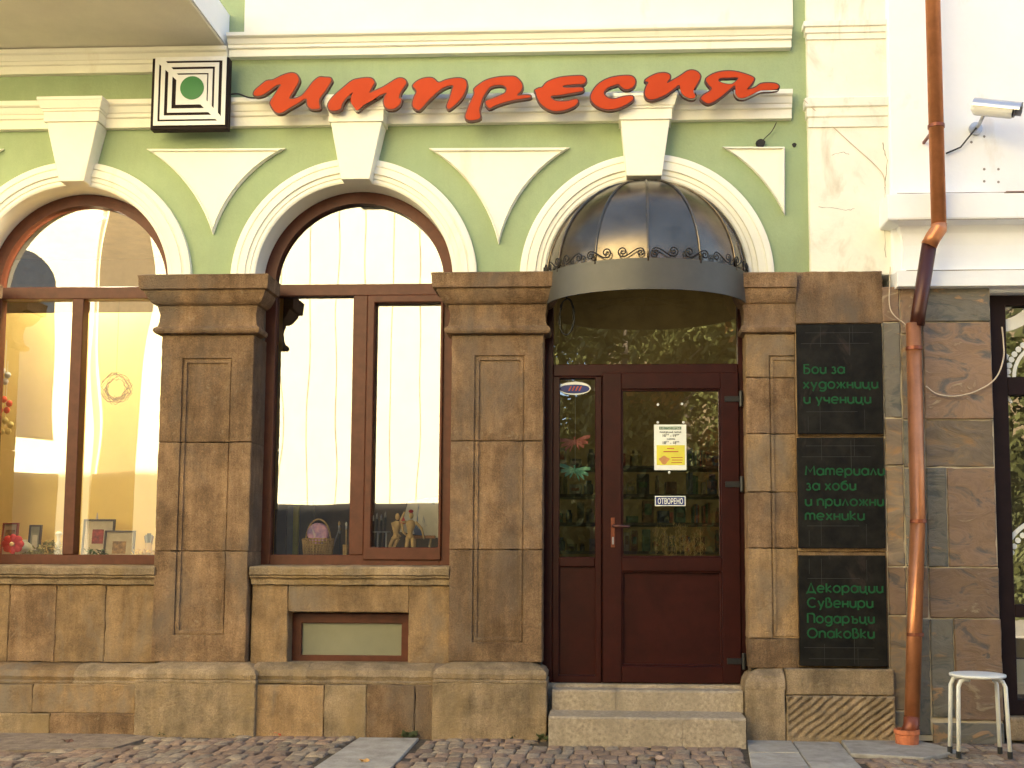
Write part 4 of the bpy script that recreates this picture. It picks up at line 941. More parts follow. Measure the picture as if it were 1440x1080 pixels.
# moulded belt: ledge, cove, lower fascia
z1, z0 = PZ(273, Yn-.15, 1380), PZ(309, Yn-.15, 1380); z3, z2 = PZ(379, Yn-.10, 1380), PZ(402, Yn-.10, 1380)
xs_ = PX(1281, 290, Yn-.1)
bel = mk('belt_course', moulding(xs_, XE, Yn, Yn+.05, [(0, z3), (.045, z3+.003), (.040, z3+.10), (.040, z0-.14), (.055, z0-.06), (.075, z0-.012), (.17, z0), (.175, z0+.01), (.175, z1-.004), (0, z1+.01)], True, False, rough=.001, cell=.2), white_pl, nb)
mk('fascia', MB().box(PX(1262, 390, Yn-.1), XE, Yn-.10, Yn+.04, z2, z3+.001), white_pl, nb, bevel=.003)
mk('ledge_flashing', MB().box(PX(1410, 272, Yn-.1), XE, Yn-.163, Yn-.005, z1+.004, z1+.014), copper_d, nb)
for px, py in ((1384, 238), (1404, 238), (1384, 255), (1404, 256), (1366, 200), (1384, 192)):
    x, z = P(px, py, Yn); mk('plug_hole', MB().prism([(x+.009*math.cos(t), z+.009*math.sin(t)) for t in [k*math.pi/4 for k in range(8)]], Yn-.0015, Yn+.001), mat('plug', (.25, .22, .2), .8, bump=0) if 'plug' not in MATS else MATS['plug'], nb)
shade_m = mat('ledge_shade', (.30, .25, .20), .9, bump=0)  # shade at the ledge and fascia edges, drawn as thin dark tubes
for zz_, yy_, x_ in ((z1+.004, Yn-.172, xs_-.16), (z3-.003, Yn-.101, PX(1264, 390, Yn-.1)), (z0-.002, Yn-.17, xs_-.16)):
    mk('shade_line', MB().tube([(x_+.05+k*.1, yy_, zz_+random.uniform(-.001, .001)) for k in range(14)], [random.uniform(.0015, .0032) for _ in range(14)], 5), shade_m, nb)
# tile cladding
Yt = -.13
xt0, xt1 = PX(1245, 700, Yt), PX(1402, 700, Yt)
core = mk('tiled_wall', MB().box(xt0+.005, xt1-.004, Yt+.012, 3, 0, zA), mat('pale_grout', (.50, .42, .30), .9, var=.1, bump=.3), nb)
tiles = [(1246, 1272, (402, 453, 0), (453, 588, 1), (588, 655, 2), (655, 797, 2), (797, 866, 0), (866, 1000, 2), (1000, 1042, 1)),
         (1272, 1303, (402, 470, 0), (470, 590, 2), (590, 658, 1), (658, 797, 1), (797, 870, 0), (870, 1035, 1)),
         (1303, 1401, (402, 453, 1), (453, 590, 0), (590, 657, 2)),
         (1303, 1332, (657, 798, 1),), (1332, 1401, (657, 798, 0),),
         (1303, 1402, (798, 870, 0),),
         (1303, 1336, (870, 1010, 1),), (1336, 1403, (870, 1014, 0),), (1303, 1403, (1016, 1055, 1),)]
for t in tiles:
    for a, b, m_ in t[2:]:
        q = Yt+random.uniform(-.006, .004)
        o = mk('tile', stone_grid(PX(t[0], 700, Yt), PX(t[1], 700, Yt), max(-.03, PZ(b, Yt, t[0]+30)), PZ(a, Yt, t[0]+30), q, .03, rough=.008, gap=.0042, seed=a*.1+t[0], cell=.04), slates[m_], core); smooth_by_angle(o, .5)
# neighbour shop window
Yw_ = .02
xw0 = PX(1401, 700, Yw_)
sw = thing('shop_window', (xw0+1, Yw_, PZ(985, Yw_, 1420)), None, None, parent=nb)
zW0 = PZ(1005, Yw_, 1420); zW1 = zA
mk('frame', rect_frame(xw0-.02, xw0+2.6, zW0, zW1-.0, .11, Yw_-.03, Yw_+.06, wt=.09, wb=.10), darkbrown, sw, bevel=.004)
ztr0, ztr1 = PZ(552, Yw_, 1420), PZ(531, Yw_, 1420)
mk('transom', MB().box(xw0+.09, xw0+2.5, Yw_-.028, Yw_+.058, ztr0-.02, ztr1), darkbrown, sw, bevel=.004)
mk('lower_rail', MB().box(xw0+.09, xw0+2.5, Yw_-.028, Yw_+.058, PZ(868, Yw_, 1420), PZ(850, Yw_, 1420)), darkbrown, sw, bevel=.004)
mk('pane', MB().add([(xw0+.08, Yw_+.02, zW0), (xw0+2.5, Yw_+.02, zW0), (xw0+2.5, Yw_+.02, zW1), (xw0+.08, Yw_+.02, zW1)], [(0, 1, 2, 3)]), glass_d, sw, recalc=False)
mk('step', MB().box(xw0-.0, XE, -.11, .3, 0, zW0-.002), stone_g, nb, bevel=.01)
mk('interior', MB().box(xw0-.2, XE, 1.4, 1.5, 0, 4.2).box(xw0-.2, XE, .3, 1.4, .2, .3).box(xw0-.2, XE, .2, 3, zA+.1, zA+.2), room_d, nb)
# lace decal on the glass: ring segments, beads
yy = Yw_+.016

def arcband(cx, cz, r0, r1, a0, a1, n=16):
    vs = []
    for k in range(n+1):
        a = a0+(a1-a0)*k/n
        for r_ in (r0, r1): vs.append((cx+r_*math.cos(a), yy, cz+r_*math.sin(a)))
    mk('lace_ring', MB().add(vs, [(2*k, 2*k+1, 2*k+3, 2*k+2) for k in range(n)]), whitem, sw)
cxl, czl = P(1400, 398, yy)
arcband(cxl, czl, .26, .345, R(-95), R(-20)); arcband(cxl, czl, .13, .20, R(-95), R(-30))
cx2, cz2 = P(1475, 530, yy)
arcband(cx2, cz2, .22, .245, R(95), R(200)); arcband(cx2, cz2, .30, .32, R(150), R(215))
for k in range(9):
    a = R(118+k*9); mk('lace_bead', MB().add([(cx2+.275*math.cos(a)+.021*math.cos(t), yy, cz2+.275*math.sin(a)+.021*math.sin(t)) for t in [j*math.pi/4 for j in range(8)]], [tuple(range(8))]), whitem, sw)
cx3, cz3 = P(1478, 795, yy)
arcband(cx3, cz3, .30, .33, R(105), R(200))
for k in range(8):
    a = R(112+k*10); mk('lace_bead', MB().add([(cx3+.27*math.cos(a)+.02*math.cos(t), yy, cz3+.27*math.sin(a)+.02*math.sin(t)) for t in [j*math.pi/4 for j in range(8)]], [tuple(range(8))]), whitem, sw)
a = P(1418, 925, yy); b = P(1470, 872, yy)
mk('brown_poster', MB().box(a[0], b[0], yy+.03, yy+.035, a[1], b[1]), room_b, sw)
a = P(1428, 977, yy); b = P(1470, 928, yy)
mk('white_poster', MB().box(a[0], b[0], yy+.028, yy+.034, a[1], b[1]), whitem, sw)

# ---------------------------------------------------------------- downpipe
dp = thing('downpipe', (PX(1276, 1030, -.28), -.28, 0), 'copper coloured rainwater downpipe running down between the two buildings', 'downpipe')
Yu, Yl = -.38, -.28
rp = .048
def pt(px, py, y): x, z = P(px, py, y); return (x, y, z)
xu = PX(1316, 160, Yu)
up = [(xu, Yu, ROOF-1), (xu, Yu, PZ(322, Yu, 1316))]
mk('pipe', MB().tube(up, rp, 20), copper, dp, smooth=True)
e1 = pt(1315, 322, Yu); e2 = pt(1312, 334, Yu+.004); e3 = pt(1306, 346, Yu+.015)
xu_ = xu
mk('elbow', MB().tube([(xu, Yu, e1[2]+.03), (xu, Yu, e1[2]), (e2[0], Yu+.003, e2[2]), (e3[0], Yu+.014, e3[2])], rp+.004, 20), copper, dp, smooth=True)
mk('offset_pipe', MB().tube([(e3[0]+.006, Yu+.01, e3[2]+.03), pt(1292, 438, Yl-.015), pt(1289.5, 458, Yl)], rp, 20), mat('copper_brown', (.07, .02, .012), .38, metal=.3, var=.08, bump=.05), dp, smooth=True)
xl = PX(1288, 600, Yl); xlb = PX(1280, 1000, Yl)
mk('pipe', MB().tube([(xl-.0, Yl, PZ(455, Yl, 1288)), (xl-.002, Yl, PZ(735, Yl, 1288)), (xl-.004, Yl, PZ(735, Yl, 1288)-.001), (xlb+.008, Yl, PZ(1018, Yl, 1280))], rp, 20), copper, dp, smooth=True)
mk('foot_elbow', MB().tube([(xlb+.008, Yl, PZ(1008, Yl, 1280)), (xlb+.0, Yl-.01, PZ(1022, Yl, 1280)), (xlb-.03, Yl-.02, PZ(1034, Yl, 1280))], rp+.002, 20), copper_d, dp, smooth=True)
mk('clay_socket', MB().lathe([(.070, 0), (.073, .085), (.080, .09), (.080, .115), (.062, .115), (.06, .05)], (xlb-.03, Yl-.02, -.015), 20), clay, dp, smooth=False)
for px, py, yy_ in ((1316, 178, Yu), (1288, 490, Yl), (1287, 733, Yl), (1283, 892, Yl)):
    x, z = P(px, py, yy_); x = xu if yy_ == Yu else (xl if py < 800 else (xl+xlb)/2+.003)
    mk('pipe_clip', MB().lathe([(rp+.001, -.012), (rp+.006, -.011), (rp+.006, .011), (rp+.001, .012)], (x, yy_, z), 20).box(x-.008, x+.008, yy_+.05, -.10, z-.008, z+.008), copper_d, dp)

# ---------------------------------------------------------------- security camera
Yk_ = -.34
ca = Vector((*P(1374, 146, Yk_), 0)); ca = Vector((ca.x, Yk_+.05, ca.y)); cb = P(1425, 156, Yk_-.05); cb = Vector((cb[0], Yk_-.05, cb[1]))
cc = thing('security_camera', (PX(1374, 200, Yn), Yn, PZ(200, Yn, 1374)), 'white bullet security camera on the white wall right of the pipe', 'camera')
ax = (cb-ca).normalized()
mk('housing', MB().tube([ca-ax*.02, ca, ca+ax*.01, cb-ax*.02, cb], [.02, .045, .052, .052, .050], 20), whitem, cc, smooth=False)
def hood():
    vs = []; up_ = Vector((0, 0, 1)); sidev = ax.cross(up_).normalized(); u2 = sidev.cross(ax)
    for p in (ca-ax*.01, cb+ax*.045):
        for k in range(13):
            t = math.pi*(k/12)*1.1-.16; vs.append(p+(sidev*math.cos(t)+u2*math.sin(t))*.060)
    return MB().add(vs, [(k, k+1, 14+k, 13+k) for k in range(12)])
mk('sun_hood', hood(), steel, cc, smooth=True)
mk('lens', MB().tube([cb-ax*.0, cb+ax*.012], .042, 18), blackm, cc)
wl = Vector((PX(1371, 182, Yn), Yn, PZ(182, Yn, 1371)))
mk('arm', MB().tube([wl, wl+Vector((0, -.08, .0)), ca+ax*.06+Vector((0, .02, -.05))], .013, 8), steel, cc, smooth=True)
mk('base_plate', MB().tube([wl+Vector((0, -.001, 0)), wl+Vector((0, -.02, 0))], .045, 14), steel, cc)
mk('cable', MB().tube([wl+Vector((0, -.05, .0)), Vector((PX(1350, 208, Yn-.02), Yn-.03, PZ(208, Yn-.02, 1350))), Vector((PX(1330, 216, Yn-.01), Yn-.012, PZ(216, Yn-.01, 1330)))], .006, 6), blackm, cc, smooth=True)

def crack(pts, y, r_=.0016):
    q = []
    for (a, b), (c, d) in zip(pts[:-1], pts[1:]):
        for k in range(6):
            t = k/6; u = a+(c-a)*t+random.uniform(-1.2, 1.2); v = b+(d-b)*t+random.uniform(-1, 1); x, z = P(u, v, y); q.append((x, y, z))
    mk('crack', MB().tube(q, [r_*random.uniform(.4, 1.4) for _ in q], 5), crack_m, pil)
crack_m = mat('crack_dirt', (.30, .24, .17), .9, bump=0)
crack([(1251, 12), (1249, 60), (1250, 124)], -.0502, .003); crack([(1245, 262), (1243, 310), (1246, 372)], -.0502, .0022); crack([(1150, 290), (1190, 296), (1205, 293)], -.0502); crack([(1170, 218), (1186, 214), (1196, 217)], -.0502)
crack([(1241, 200), (1247, 225), (1244, 262)], -.0502, .0025)
# loose cables
def cable(pts, r_, m_, label, y_, name='cable'):
    q = [Vector(pt(a, b, y)) for a, b, y in pts]
    out = []
    for i in range(len(q)-1):
        p0 = q[max(i-1, 0)]; p1_ = q[i]; p2_ = q[i+1]; p3 = q[min(i+2, len(q)-1)]
        for j in range(6):
            t = j/6; out.append(.5*((2*p1_)+(-p0+p2_)*t+(2*p0-5*p1_+4*p2_-p3)*t*t+(-p0+3*p1_-3*p2_+p3)*t**3))
    out.append(q[-1])
    return mk(name, MB().tube(out, r_, 6), m_, smooth=True, label=label, cat='cable')
pale = mat('pale_cable', (.62, .50, .36), .6, bump=0)
cable([(1302, 543, -.15), (1318, 554, -.16), (1345, 557, -.17), (1375, 549, -.17), (1400, 532, -.16), (1411, 505, -.13), (1411, 480, -.10), (1409, 460, -.06)], .005, pale, 'pale cable sagging across the stone tiles right of the downpipe', 0)
cable([(1252, 375, -.14), (1251, 400, -.15), (1251, 430, -.16), (1258, 444, -.16), (1272, 455, -.17), (1284, 468, -.20)], .004, pale, 'thin pale cable hanging at the corner left of the downpipe', 0)
cable([(322, 133, -.11), (335, 132, -.12), (350, 137, -.13), (366, 138, -.17)], .006, blackm, 'short dark wire between the square logo box and the red letters', 0)
cable([(1092, 172, -.06), (1085, 185, -.03), (1075, 195, -.03), (1069, 204, -.03)], .0035, blackm, 'thin wire from the cornice to the hole in the green wall', 0)
cable([(1130, 140, -.09), (1160, 168, -.06), (1195, 200, -.055), (1238, 240, -.055), (1245, 262, -.055)], .0028, pale, 'thin wire running diagonally down the cream corner pilaster', 0)
cable([(800, 168, -.07), (830, 170, -.07), (900, 178, -.16), (1000, 172, -.06), (1110, 140, -.11), (1130, 138, -.10)], .0025, pale, 'thin wire along the cornice below the last letters', 0) if False else None

# ---------------------------------------------------------------- white stool
def stool():
    zs_ = PZ(949, -.66, 1375)
    xa_, xb_ = PX(1336, 950, -.66), PX(1413, 950, -.66); cx = (xa_+xb_)/2; w = (xb_-xa_)/2; cy = -.66
    t = thing('stool', (cx, cy, 0), 'white metal stool with round top standing before the stone tiles', 'stool')
    mk('seat', MB().lathe([(w*.9, -.012), (w*.99, -.008), (w, .0), (w*.99, .006), (w*.93, .008)], (cx, cy, zs_), 36), whitem, t, smooth=True)
    for sx, sy in ((-1, -1), (1, -1), (-1, 1), (1, 1)):
        fx, fy = cx+sx*w*.92, cy+sy*w*.50; tx, ty = cx+sx*w*.60, cy+sy*w*.40
        lg_ = mk('leg', MB().tube([(tx-sx*.03, ty, zs_-.022), (tx+sx*.005, ty, zs_-.022), (cx+sx*w*.76, cy+sy*w*.42, zs_-.032), (cx+sx*w*.85, cy+sy*w*.44, zs_-.065), (fx, fy, .03)], .0125, 12), whitem, t, smooth=True)
        mk('rubber_foot', MB().tube([(fx, fy, .045), (fx, fy, .004)], .0155, 12), blackm, lg_)
stool()

# ---------------------------------------------------------------- paper signs on the door
yp = Yd-.002+.015-.004
def paper(name, px0, px1, py0, py1, y, m_, label, cat):
    a = P(px0, py1, y); b = P(px1, py0, y)
    t = thing(name, ((a[0]+b[0])/2, y, a[1]), label, cat)
    mk('sheet', MB().box(a[0], b[0], y, y+.0015, a[1], b[1]), m_, t); return t
yq = Yd+.010
paperm = mat('white_paper', (.80, .80, .70), .7, var=.02, bump=0)
t = paper('opening_hours_notice', 920, 965, 597, 661, yq, paperm, 'white paper notice with opening hours and yellow lower half on the door glass', 'notice')
def flat(t, name, px0, px1, py0, py1, m_, dy=.002):
    a = P(px0, py1, yq-dy); b = P(px1, py0, yq-dy); return mk(name, MB().add([(a[0], yq-dy, a[1]), (b[0], yq-dy, a[1]), (b[0], yq-dy, b[1]), (a[0], yq-dy, b[1])], [(0, 1, 2, 3)]), m_, t)
gb = mat('notice_green', (.05, .14, .06), .6, bump=0); ink = mat('ink', (.03, .03, .03), .6, bump=0); yel = mat('notice_yellow', (.70, .62, .06), .6, var=.05, bump=0)
skin_ = mat('notice_orange', (.55, .25, .08), .6, bump=0); redink = mat('red_ink', (.45, .08, .03), .6, bump=0)
flat(t, 'header_bar', 927, 958, 600, 604, gb)
flat(t, 'yellow_panel', 923.5, 963, 626, 654, yel)
def tx(t, s_, a, b, base, hpx, m_, dy=.003, y=yq, bold=.01): return mk('lettering', text_mesh(s_, PX(a, base, y), PX(b, base, y), PZ(base, y-dy, (a+b)/2), y-dy, h=hpx/205, bold=bold), m_, t)
tx(t, 'РАБОТНО ВРЕМЕ', 928, 957, 603.4, 2.6, paperm)
mk('lettering', stroke_text('понеделник петък', PX(928, 609, yq), PX(958, 609, yq), PZ(608.6, yq-.003, 940), yq-.003, 1.7/205, .0011), ink, t)
tx(t, '10°° - 19°°', 932, 955, 614.5, 4.2, ink)
mk('lettering', stroke_text('събота', PX(938, 618, yq), PX(949, 618, yq), PZ(618.4, yq-.003, 940), yq-.003, 1.7/205, .0011), ink, t)
tx(t, '10°° - 18°°', 932, 955, 624.5, 4.2, ink)
for (a, b, c, d) in ((938, 948, 630, 631.3), (933, 954, 634.4, 635.8), (944, 960, 643, 644), (945, 960, 646.4, 647.4), (944, 959, 650, 651)): flat(t, 'printed_line', a, b, c, d, redink, .003)
x, z = P(934, 647, yq-.004)
mk('drawing', MB().add([(x+.034*math.cos(q)*(1+.25*math.sin(3*q)), yq-.004, z+.026*math.sin(q)*(1+.2*math.cos(4*q))) for q in [k*math.pi/10 for k in range(20)]], [tuple(range(20))]), skin_, t)
for px, py in ((925, 594), (961, 594), (941, 664), (925, 569), (959, 568)):
    x, z = P(px, py, yq); mk('sticker_dot', MB().tube([(x, yq+.001, z), (x, yq-.004, z)], .009, 10), whitem, t)
bl = mat('blue_plate', (.02, .03, .16), .3, bump=0)
t = paper('open_sign', 921, 964, 697.5, 711.5, yq, paperm, 'small blue plate reading ОТВОРЕНО on the door glass', 'sign')
flat(t, 'blue_field', 922.3, 962.7, 698.8, 710.2, bl)
tx(t, 'ОТВОРЕНО', 925, 960.5, 708.6, 8, paperm, bold=.02)
t = thing('oval_sticker', (PX(808, 556, Yd+.03), Yd+.03, PZ(556, Yd+.03, 808)), 'small oval blue and white sticker at the top of the side light', 'sticker')
yo = Yd+.033
x, z = P(808, 546, yo)
ov = lambda rx, rz, y, dz=0: MB().add([(x+rx*math.cos(q), y, z+dz+rz*math.sin(q)) for q in [k*math.pi/16 for k in range(32)]], [tuple(range(32))])
mk('oval', ov(.113, .046, yo), paperm, t); mk('blue_field', ov(.105, .034, yo-.001, -.004), bl, t)
mk('white_arc', MB().add([(x+.112*math.cos(q), yo-.002, z+.046*math.sin(q)) for q in [R(20)+k*R(140)/12 for k in range(13)]]+[(x+.112*math.cos(q), yo-.002, z-.004+.030*math.sin(q)) for q in [R(160)-k*R(140)/12 for k in range(13)]], [tuple(range(26))]), paperm, t)
zg = MB()
for k in range(4):
    u = x-.045+k*.024; zg.add([(u, yo-.003, z-.018), (u+.010, yo-.003, z-.018), (u+.026, yo-.003, z+.014), (u+.016, yo-.003, z+.014)], [(0, 1, 2, 3)])
mk('red_mark', zg, redink, t)

# ================================================================== THINGS IN THE WINDOWS
wood = mat('pale_wood', (.62, .42, .18), .5, var=.12, scale=20, bump=.05)
wick = mat('wicker', (.50, .32, .12), .6, var=.2, scale=30, bump=.2)
ys = .42
zS = zsill
def at(px, py, y): x, z = P(px, py, y); return x, z
# basket
bx, bz = at(447, 779, .45); bk = thing('wicker_basket', (bx, .45, zS), 'small wicker basket holding a pink packet on the shelf of the middle window', 'basket')
bw_, bh = .115, PZ(759, .45, 447)-zS
mb = MB()
for k in range(30):
    a = 2*math.pi*k/30; mb.tube([(bx+bw_*.86*math.cos(a), .45+bw_*.6*math.sin(a), zS+.003), (bx+bw_*math.cos(a+.04), .45+bw_*.72*math.sin(a+.04), zS+bh+.004)], .0052, 5)
mk('uprights', mb, wick, bk, smooth=True)
mb = MB()
for j in range(8):
    f = j/7; w = bw_*(.86+.14*f)
    mb.tube([(bx+w*math.cos(2*math.pi*k/28), .45+w*.7*math.sin(2*math.pi*k/28), zS+.006+bh*f+.002*math.sin(k*9)) for k in range(29)], .0045, 5)
mk('weave', mb, wick, bk, smooth=True)
mk('handle', MB().tube([(bx+bw_*.80*math.cos(a), .45, zS+bh*.9+.165*math.sin(a)) for a in [math.pi*k/16 for k in range(17)]], .006, 6), wick, bk, smooth=True)
pk = mat('pink_packet', (.62, .30, .42), .5, var=.2, scale=14, bump=.0, col2=(.18, .16, .42), stain=(.75, .7, .6), stain_scale=14)
mk('pink_packet', MB().prism([(bx+.078*math.cos(q), zS+bh+.045+.078*math.sin(q)) for q in [k*math.pi/12 for k in range(24)]], .42, .48), pk, bevel=.01, label='round pink and purple packet standing in the wicker basket', cat='packet')
# palette knives / brushes in a tumbler
def brush(px0, py0, px1, py1, y, m_, lab, tipm=None):
    a = at(px0, py0, y); b = at(px1, py1, y)
    t = thing('paint_brush', (a[0], y, zS), lab, 'brush', 'brushes in the middle window')
    mk('stick', MB().tube([(a[0], y, zS+.01), (b[0], y, b[1]-.05), (b[0], y, b[1]-.045)], .0045, 6), m_, t, smooth=True)
    mk('ferrule', MB().tube([(b[0], y, b[1]-.045), (b[0], y, b[1]-.02)], [.006, .007], 8), steel, t, smooth=True)
    mk('bristles', MB().tube([(b[0], y, b[1]-.02), (b[0], y, b[1]-.005), (b[0], y, b[1]+.012)], [.007, .009, .002], 8), tipm or wood, t, smooth=True)
brush(463, 778, 477, 735, .48, steel, 'slanting metal palette knife right of the wicker basket')
brush(478, 778, 478, 742, .5, blackm, 'dark upright brush right of the slanting palette knife')
brush(487, 778, 487, 736, .5, wood, 'pale upright brush beside the window mullion', whitem)
yb2 = at(486, 778, .52)
mk('brush_tumbler', MB().lathe([(.02, 0), (.024, .11), (.021, .11), (.018, .01)], (at(486, 778, .54)[0], .54, zS), 14), wick, label='small tan tumbler holding a brush beside the window mullion', cat='cup')
# books/boards standing at back left
bm_y = mat('yellow_board', (.55, .45, .03), .5, bump=0); gm_ = mat('grey_board', (.25, .25, .20), .6, bump=0); dk_ = mat('charcoal_board', (.035, .034, .03), .6, bump=0)
for (a, b, c, y, m_, lab) in ((385, 403, 716, .80, dk_, 'dark board standing at the left of the middle window'), (403, 413, 712, .78, gm_, 'narrow grey board next to the yellow board in the window'), (411, 420, 712, .76, bm_y, 'narrow yellow board standing upright in the middle window'), (420, 442, 705, .80, dk_, 'dark board right of the yellow board in the window')):
    p = at(a, 770, y); q = at(b, c, y); mk('display_board', MB().box(p[0], q[0], y, y+.03, zS, q[1]), m_, bevel=.003, label=lab, cat='board')
# white brush rack
rk = thing('brush_rack', (at(532, 768, .45)[0], .45, zS), 'white wire rack with dark handled brushes behind the right sash', 'rack')
p = at(519, 767, .42); q = at(543, 748, .42); mb = MB()
for zz in (zS+.02, q[1]): mb.tube([(p[0], .42, zz), (q[0], .42, zz)], .005, 6)
for xx in (p[0], (p[0]+q[0])/2, q[0]): mb.tube([(xx, .42, zS), (xx, .42, q[1])], .006, 6)
for xx in (p[0], q[0]): mb.tube([(xx, .42, zS+.02), (xx, .55, zS+.02)], .005, 6).tube([(xx, .42, q[1]), (xx, .55, q[1])], .005, 6)
mk('rack_frame', mb, whitem, rk, smooth=True)
for k, (px, py) in enumerate(((524, 727), (529, 724), (535, 726), (541, 722))):
    x, z = at(px, py, .48); b_ = mk('rack_brush', MB().tube([(x, .48, zS+.03), (x+.004, .48, z-.06), (x+.006, .48, z-.02), (x+.008, .48, z+.01)], [.007, .010, .006, .002], 8), [blackm, whitem][0], rk, smooth=True)
    mk('bristles', MB().tube([(x+.006, .478, z-.03), (x+.006, .478, z), (x+.008, .478, z+.015)], [.007, .006, .001], 8), whitem, b_, smooth=True)
# artist's lay figures
def lay_figure(px, y, ztop_px, pose, lab):
    x, zt_ = at(px, ztop_px, y); h = zt_-zS; o = Vector((x, y, zS))
    t = thing('artist_mannequin', (x, y, zS), lab, 'mannequin', 'wooden artist mannequins in the window')
    U = lambda a, b, c=0: o+Vector((a*h, c*h, b*h))
    mk('head', MB().ball(U(pose['hx'], .93), .06*h, 12, (.85, .9, 1.25)), wood, t, smooth=True)
    mk('torso', MB().tube([U(pose['hx'], .84), U(pose['hx']*.8, .80), U(pose['hx']*.6, .72), U(0, .60), U(0, .55), U(0, .48), U(0, .44)], [.025*h, .09*h, .10*h, .06*h, .05*h, .085*h, .05*h], 12), wood, t, smooth=True)
    for s_, k in ((-1, 'la'), (1, 'ra')):
        mk('arm', MB().tube([U(pose['hx']*.8+s_*.10, .79), U(*pose[k][0]), U(*pose[k][1])], [.032*h, .026*h, .018*h], 8), wood, t, smooth=True)
    for s_, k in ((-1, 'll'), (1, 'rl')):
        mk('leg', MB().tube([U(s_*.05, .47), U(*pose[k][0]), U(*pose[k][1]), U(pose[k][1][0]+.03, .01, -.06)], [.045*h, .036*h, .024*h, .02*h], 8), wood, t, smooth=True)
    return t
lay_figure(557, .36, 722, dict(hx=.03, la=((-.02, .62, -.1), (.14, .50, -.14)), ra=((.16, .60, 0), (.30, .47, -.05)), ll=((-.10, .30, -.1), (-.03, .02, 0)), rl=((-.04, .28, 0), (.06, .02, 0))), 'wooden mannequin stepping sideways, left of the pair in the right sash')
lf2 = lay_figure(577, .36, 720, dict(hx=.02, la=((-.22, .80, 0), (-.12, 1.0, 0)), ra=((.24, .66, 0), (.30, .44, -.02)), ll=((-.07, .25, 0), (-.08, .02, 0)), rl=((.07, .25, 0), (.09, .02, 0))), 'wooden mannequin facing the street with a raised arm, before the canvas')
mk('cap', MB().ball((at(578, 718, .34)[0], .34, at(578, 719, .34)[1]), .018, 10, (1, 1, .7)), mat('red_cloth', (.5, .03, .03), .7, bump=0), lf2)
# canvas leaning on a small easel
cv = mat('painted_canvas', (.62, .58, .48), .6, var=.06, scale=8, bump=.1, stain=(.12, .18, .32), stain_scale=7, stain_lo=.52, stain_hi=.58)
cvr = mat('painted_red', (.6, .06, .05), .6, bump=0)
pts = [(562, 748), (574, 705), (616, 698), (618, 757)]
mk('easel_painting', MB().prism([at(a, b, .55) for a, b in pts], .55, .57), cv, bevel=.002, label='pale blue and white painted canvas leaning behind the mannequins', cat='painting')
mk('painted_card', MB().prism([at(a, b, .54) for a, b in ((560, 737), (566, 724), (571, 735), (566, 738))], .538, .546), cvr, label='small red card at the left edge of the leaning canvas', cat='card')
es = thing('table_easel', (at(600, 765, .5)[0], .5, zS), 'small wooden table easel below the leaning canvas', 'easel')
a = at(580, 755, .5); b = at(612, 755, .5)
mk('ledge', MB().box(a[0], b[0], .48, .52, a[1]-.012, a[1]+.01), mat('orange_wood', (.45, .2, .06), .5, bump=0), es, bevel=.002)
for (q0, q1) in (((606, 755), (602, 769)), ((584, 755), (583, 769))):
    u, v = at(*q0, .5), at(*q1, .5); mk('leg', MB().tube([(u[0], .51, u[1]), (v[0], .50, zS)], .008, 6), wood, es)

# window 1: picture frames, flower, vase, wreath, candle
def pic(px0, px1, py0, y, fm, mm, im, lab, bdr=.012, win=(.3, .7, .28, .68), lean=.10):
    a = at(px0, 780, y); b = at(px1, py0, y); x0, x1 = a[0], b[0]; z1 = b[1]; z0 = zS; h = z1-z0; w = x1-x0
    t = thing('picture_frame', ((x0+x1)/2, y, z0), lab, 'picture frame', 'picture frames in the left window')
    def lean_(mb):
        mb.v = [(vx, vy+(vz-z0)*lean, vz) for vx, vy, vz in mb.v]; return mb
    mk('frame', lean_(rect_frame(x0, x1, z0, z1, bdr, y-.012, y+.012)), fm, t, bevel=.002)
    mk('mat_board', lean_(MB().box(x0+bdr*.8, x1-bdr*.8, y, y+.006, z0+bdr*.8, z1-bdr*.8)), mm, t)
    mk('picture', lean_(MB().box(x0+w*win[0], x0+w*win[1], y-.003, y+.001, z0+h*win[2], z0+h*win[3])), im, t)
blk = mat('black_frame', (.06, .05, .05), .4, bump=0); grym = mat('cream_mat', (.55, .48, .36), .7, bump=0)
imr = mat('picture_red', (.32, .05, .04), .6, var=.5, scale=25, bump=0, col2=(.05, .02, .02)); imb = mat('picture_brown', (.30, .18, .08), .6, var=.5, scale=30, bump=0, col2=(.07, .05, .04))
pic(114, 160, 730, .52, blk, grym, imr, 'tall dark picture frame with a red picture behind the smaller one', win=(.30, .66, .38, .74))
pic(145, 189, 746, .42, blk, grym, imb, 'square dark picture frame with a brown picture, in front of the taller one', win=(.28, .72, .18, .62))
pic(0, 24, 735, .5, mat('red_frame', (.28, .05, .03), .5, bump=0), grym, imb, 'red edged picture frame behind the red flower', bdr=.011, win=(.2, .8, .25, .8))
pic(38, 57, 738, .55, blk, mat('sage_mat', (.35, .34, .24), .7, bump=0), grym, 'small dark upright frame between flower and mullion', win=(.3, .7, .25, .7))
fl = thing('red_flower', (at(19, 768, .38)[0], .38, zS), 'large red artificial flower on the left window shelf', 'flower')
fx, fz = at(19, 765, .38); pet = mat('red_petal', (.62, .02, .02), .5, var=.15, bump=0)
for k in range(8):
    a = 2*math.pi*k/8; c = Vector((fx+.05*math.cos(a), .37, fz+.045*math.sin(a)))
    mk('petal', MB().ball(c, .034, 8, (1.15 if abs(math.cos(a)) > .5 else .8, .25, .9)), pet, fl, smooth=True)
mk('flower_centre', MB().ball((fx, .355, fz), .016, 8), mat('cream_dot', (.8, .6, .3), .6, bump=0), fl, smooth=True)
vx, vz = at(33, 758, .5)
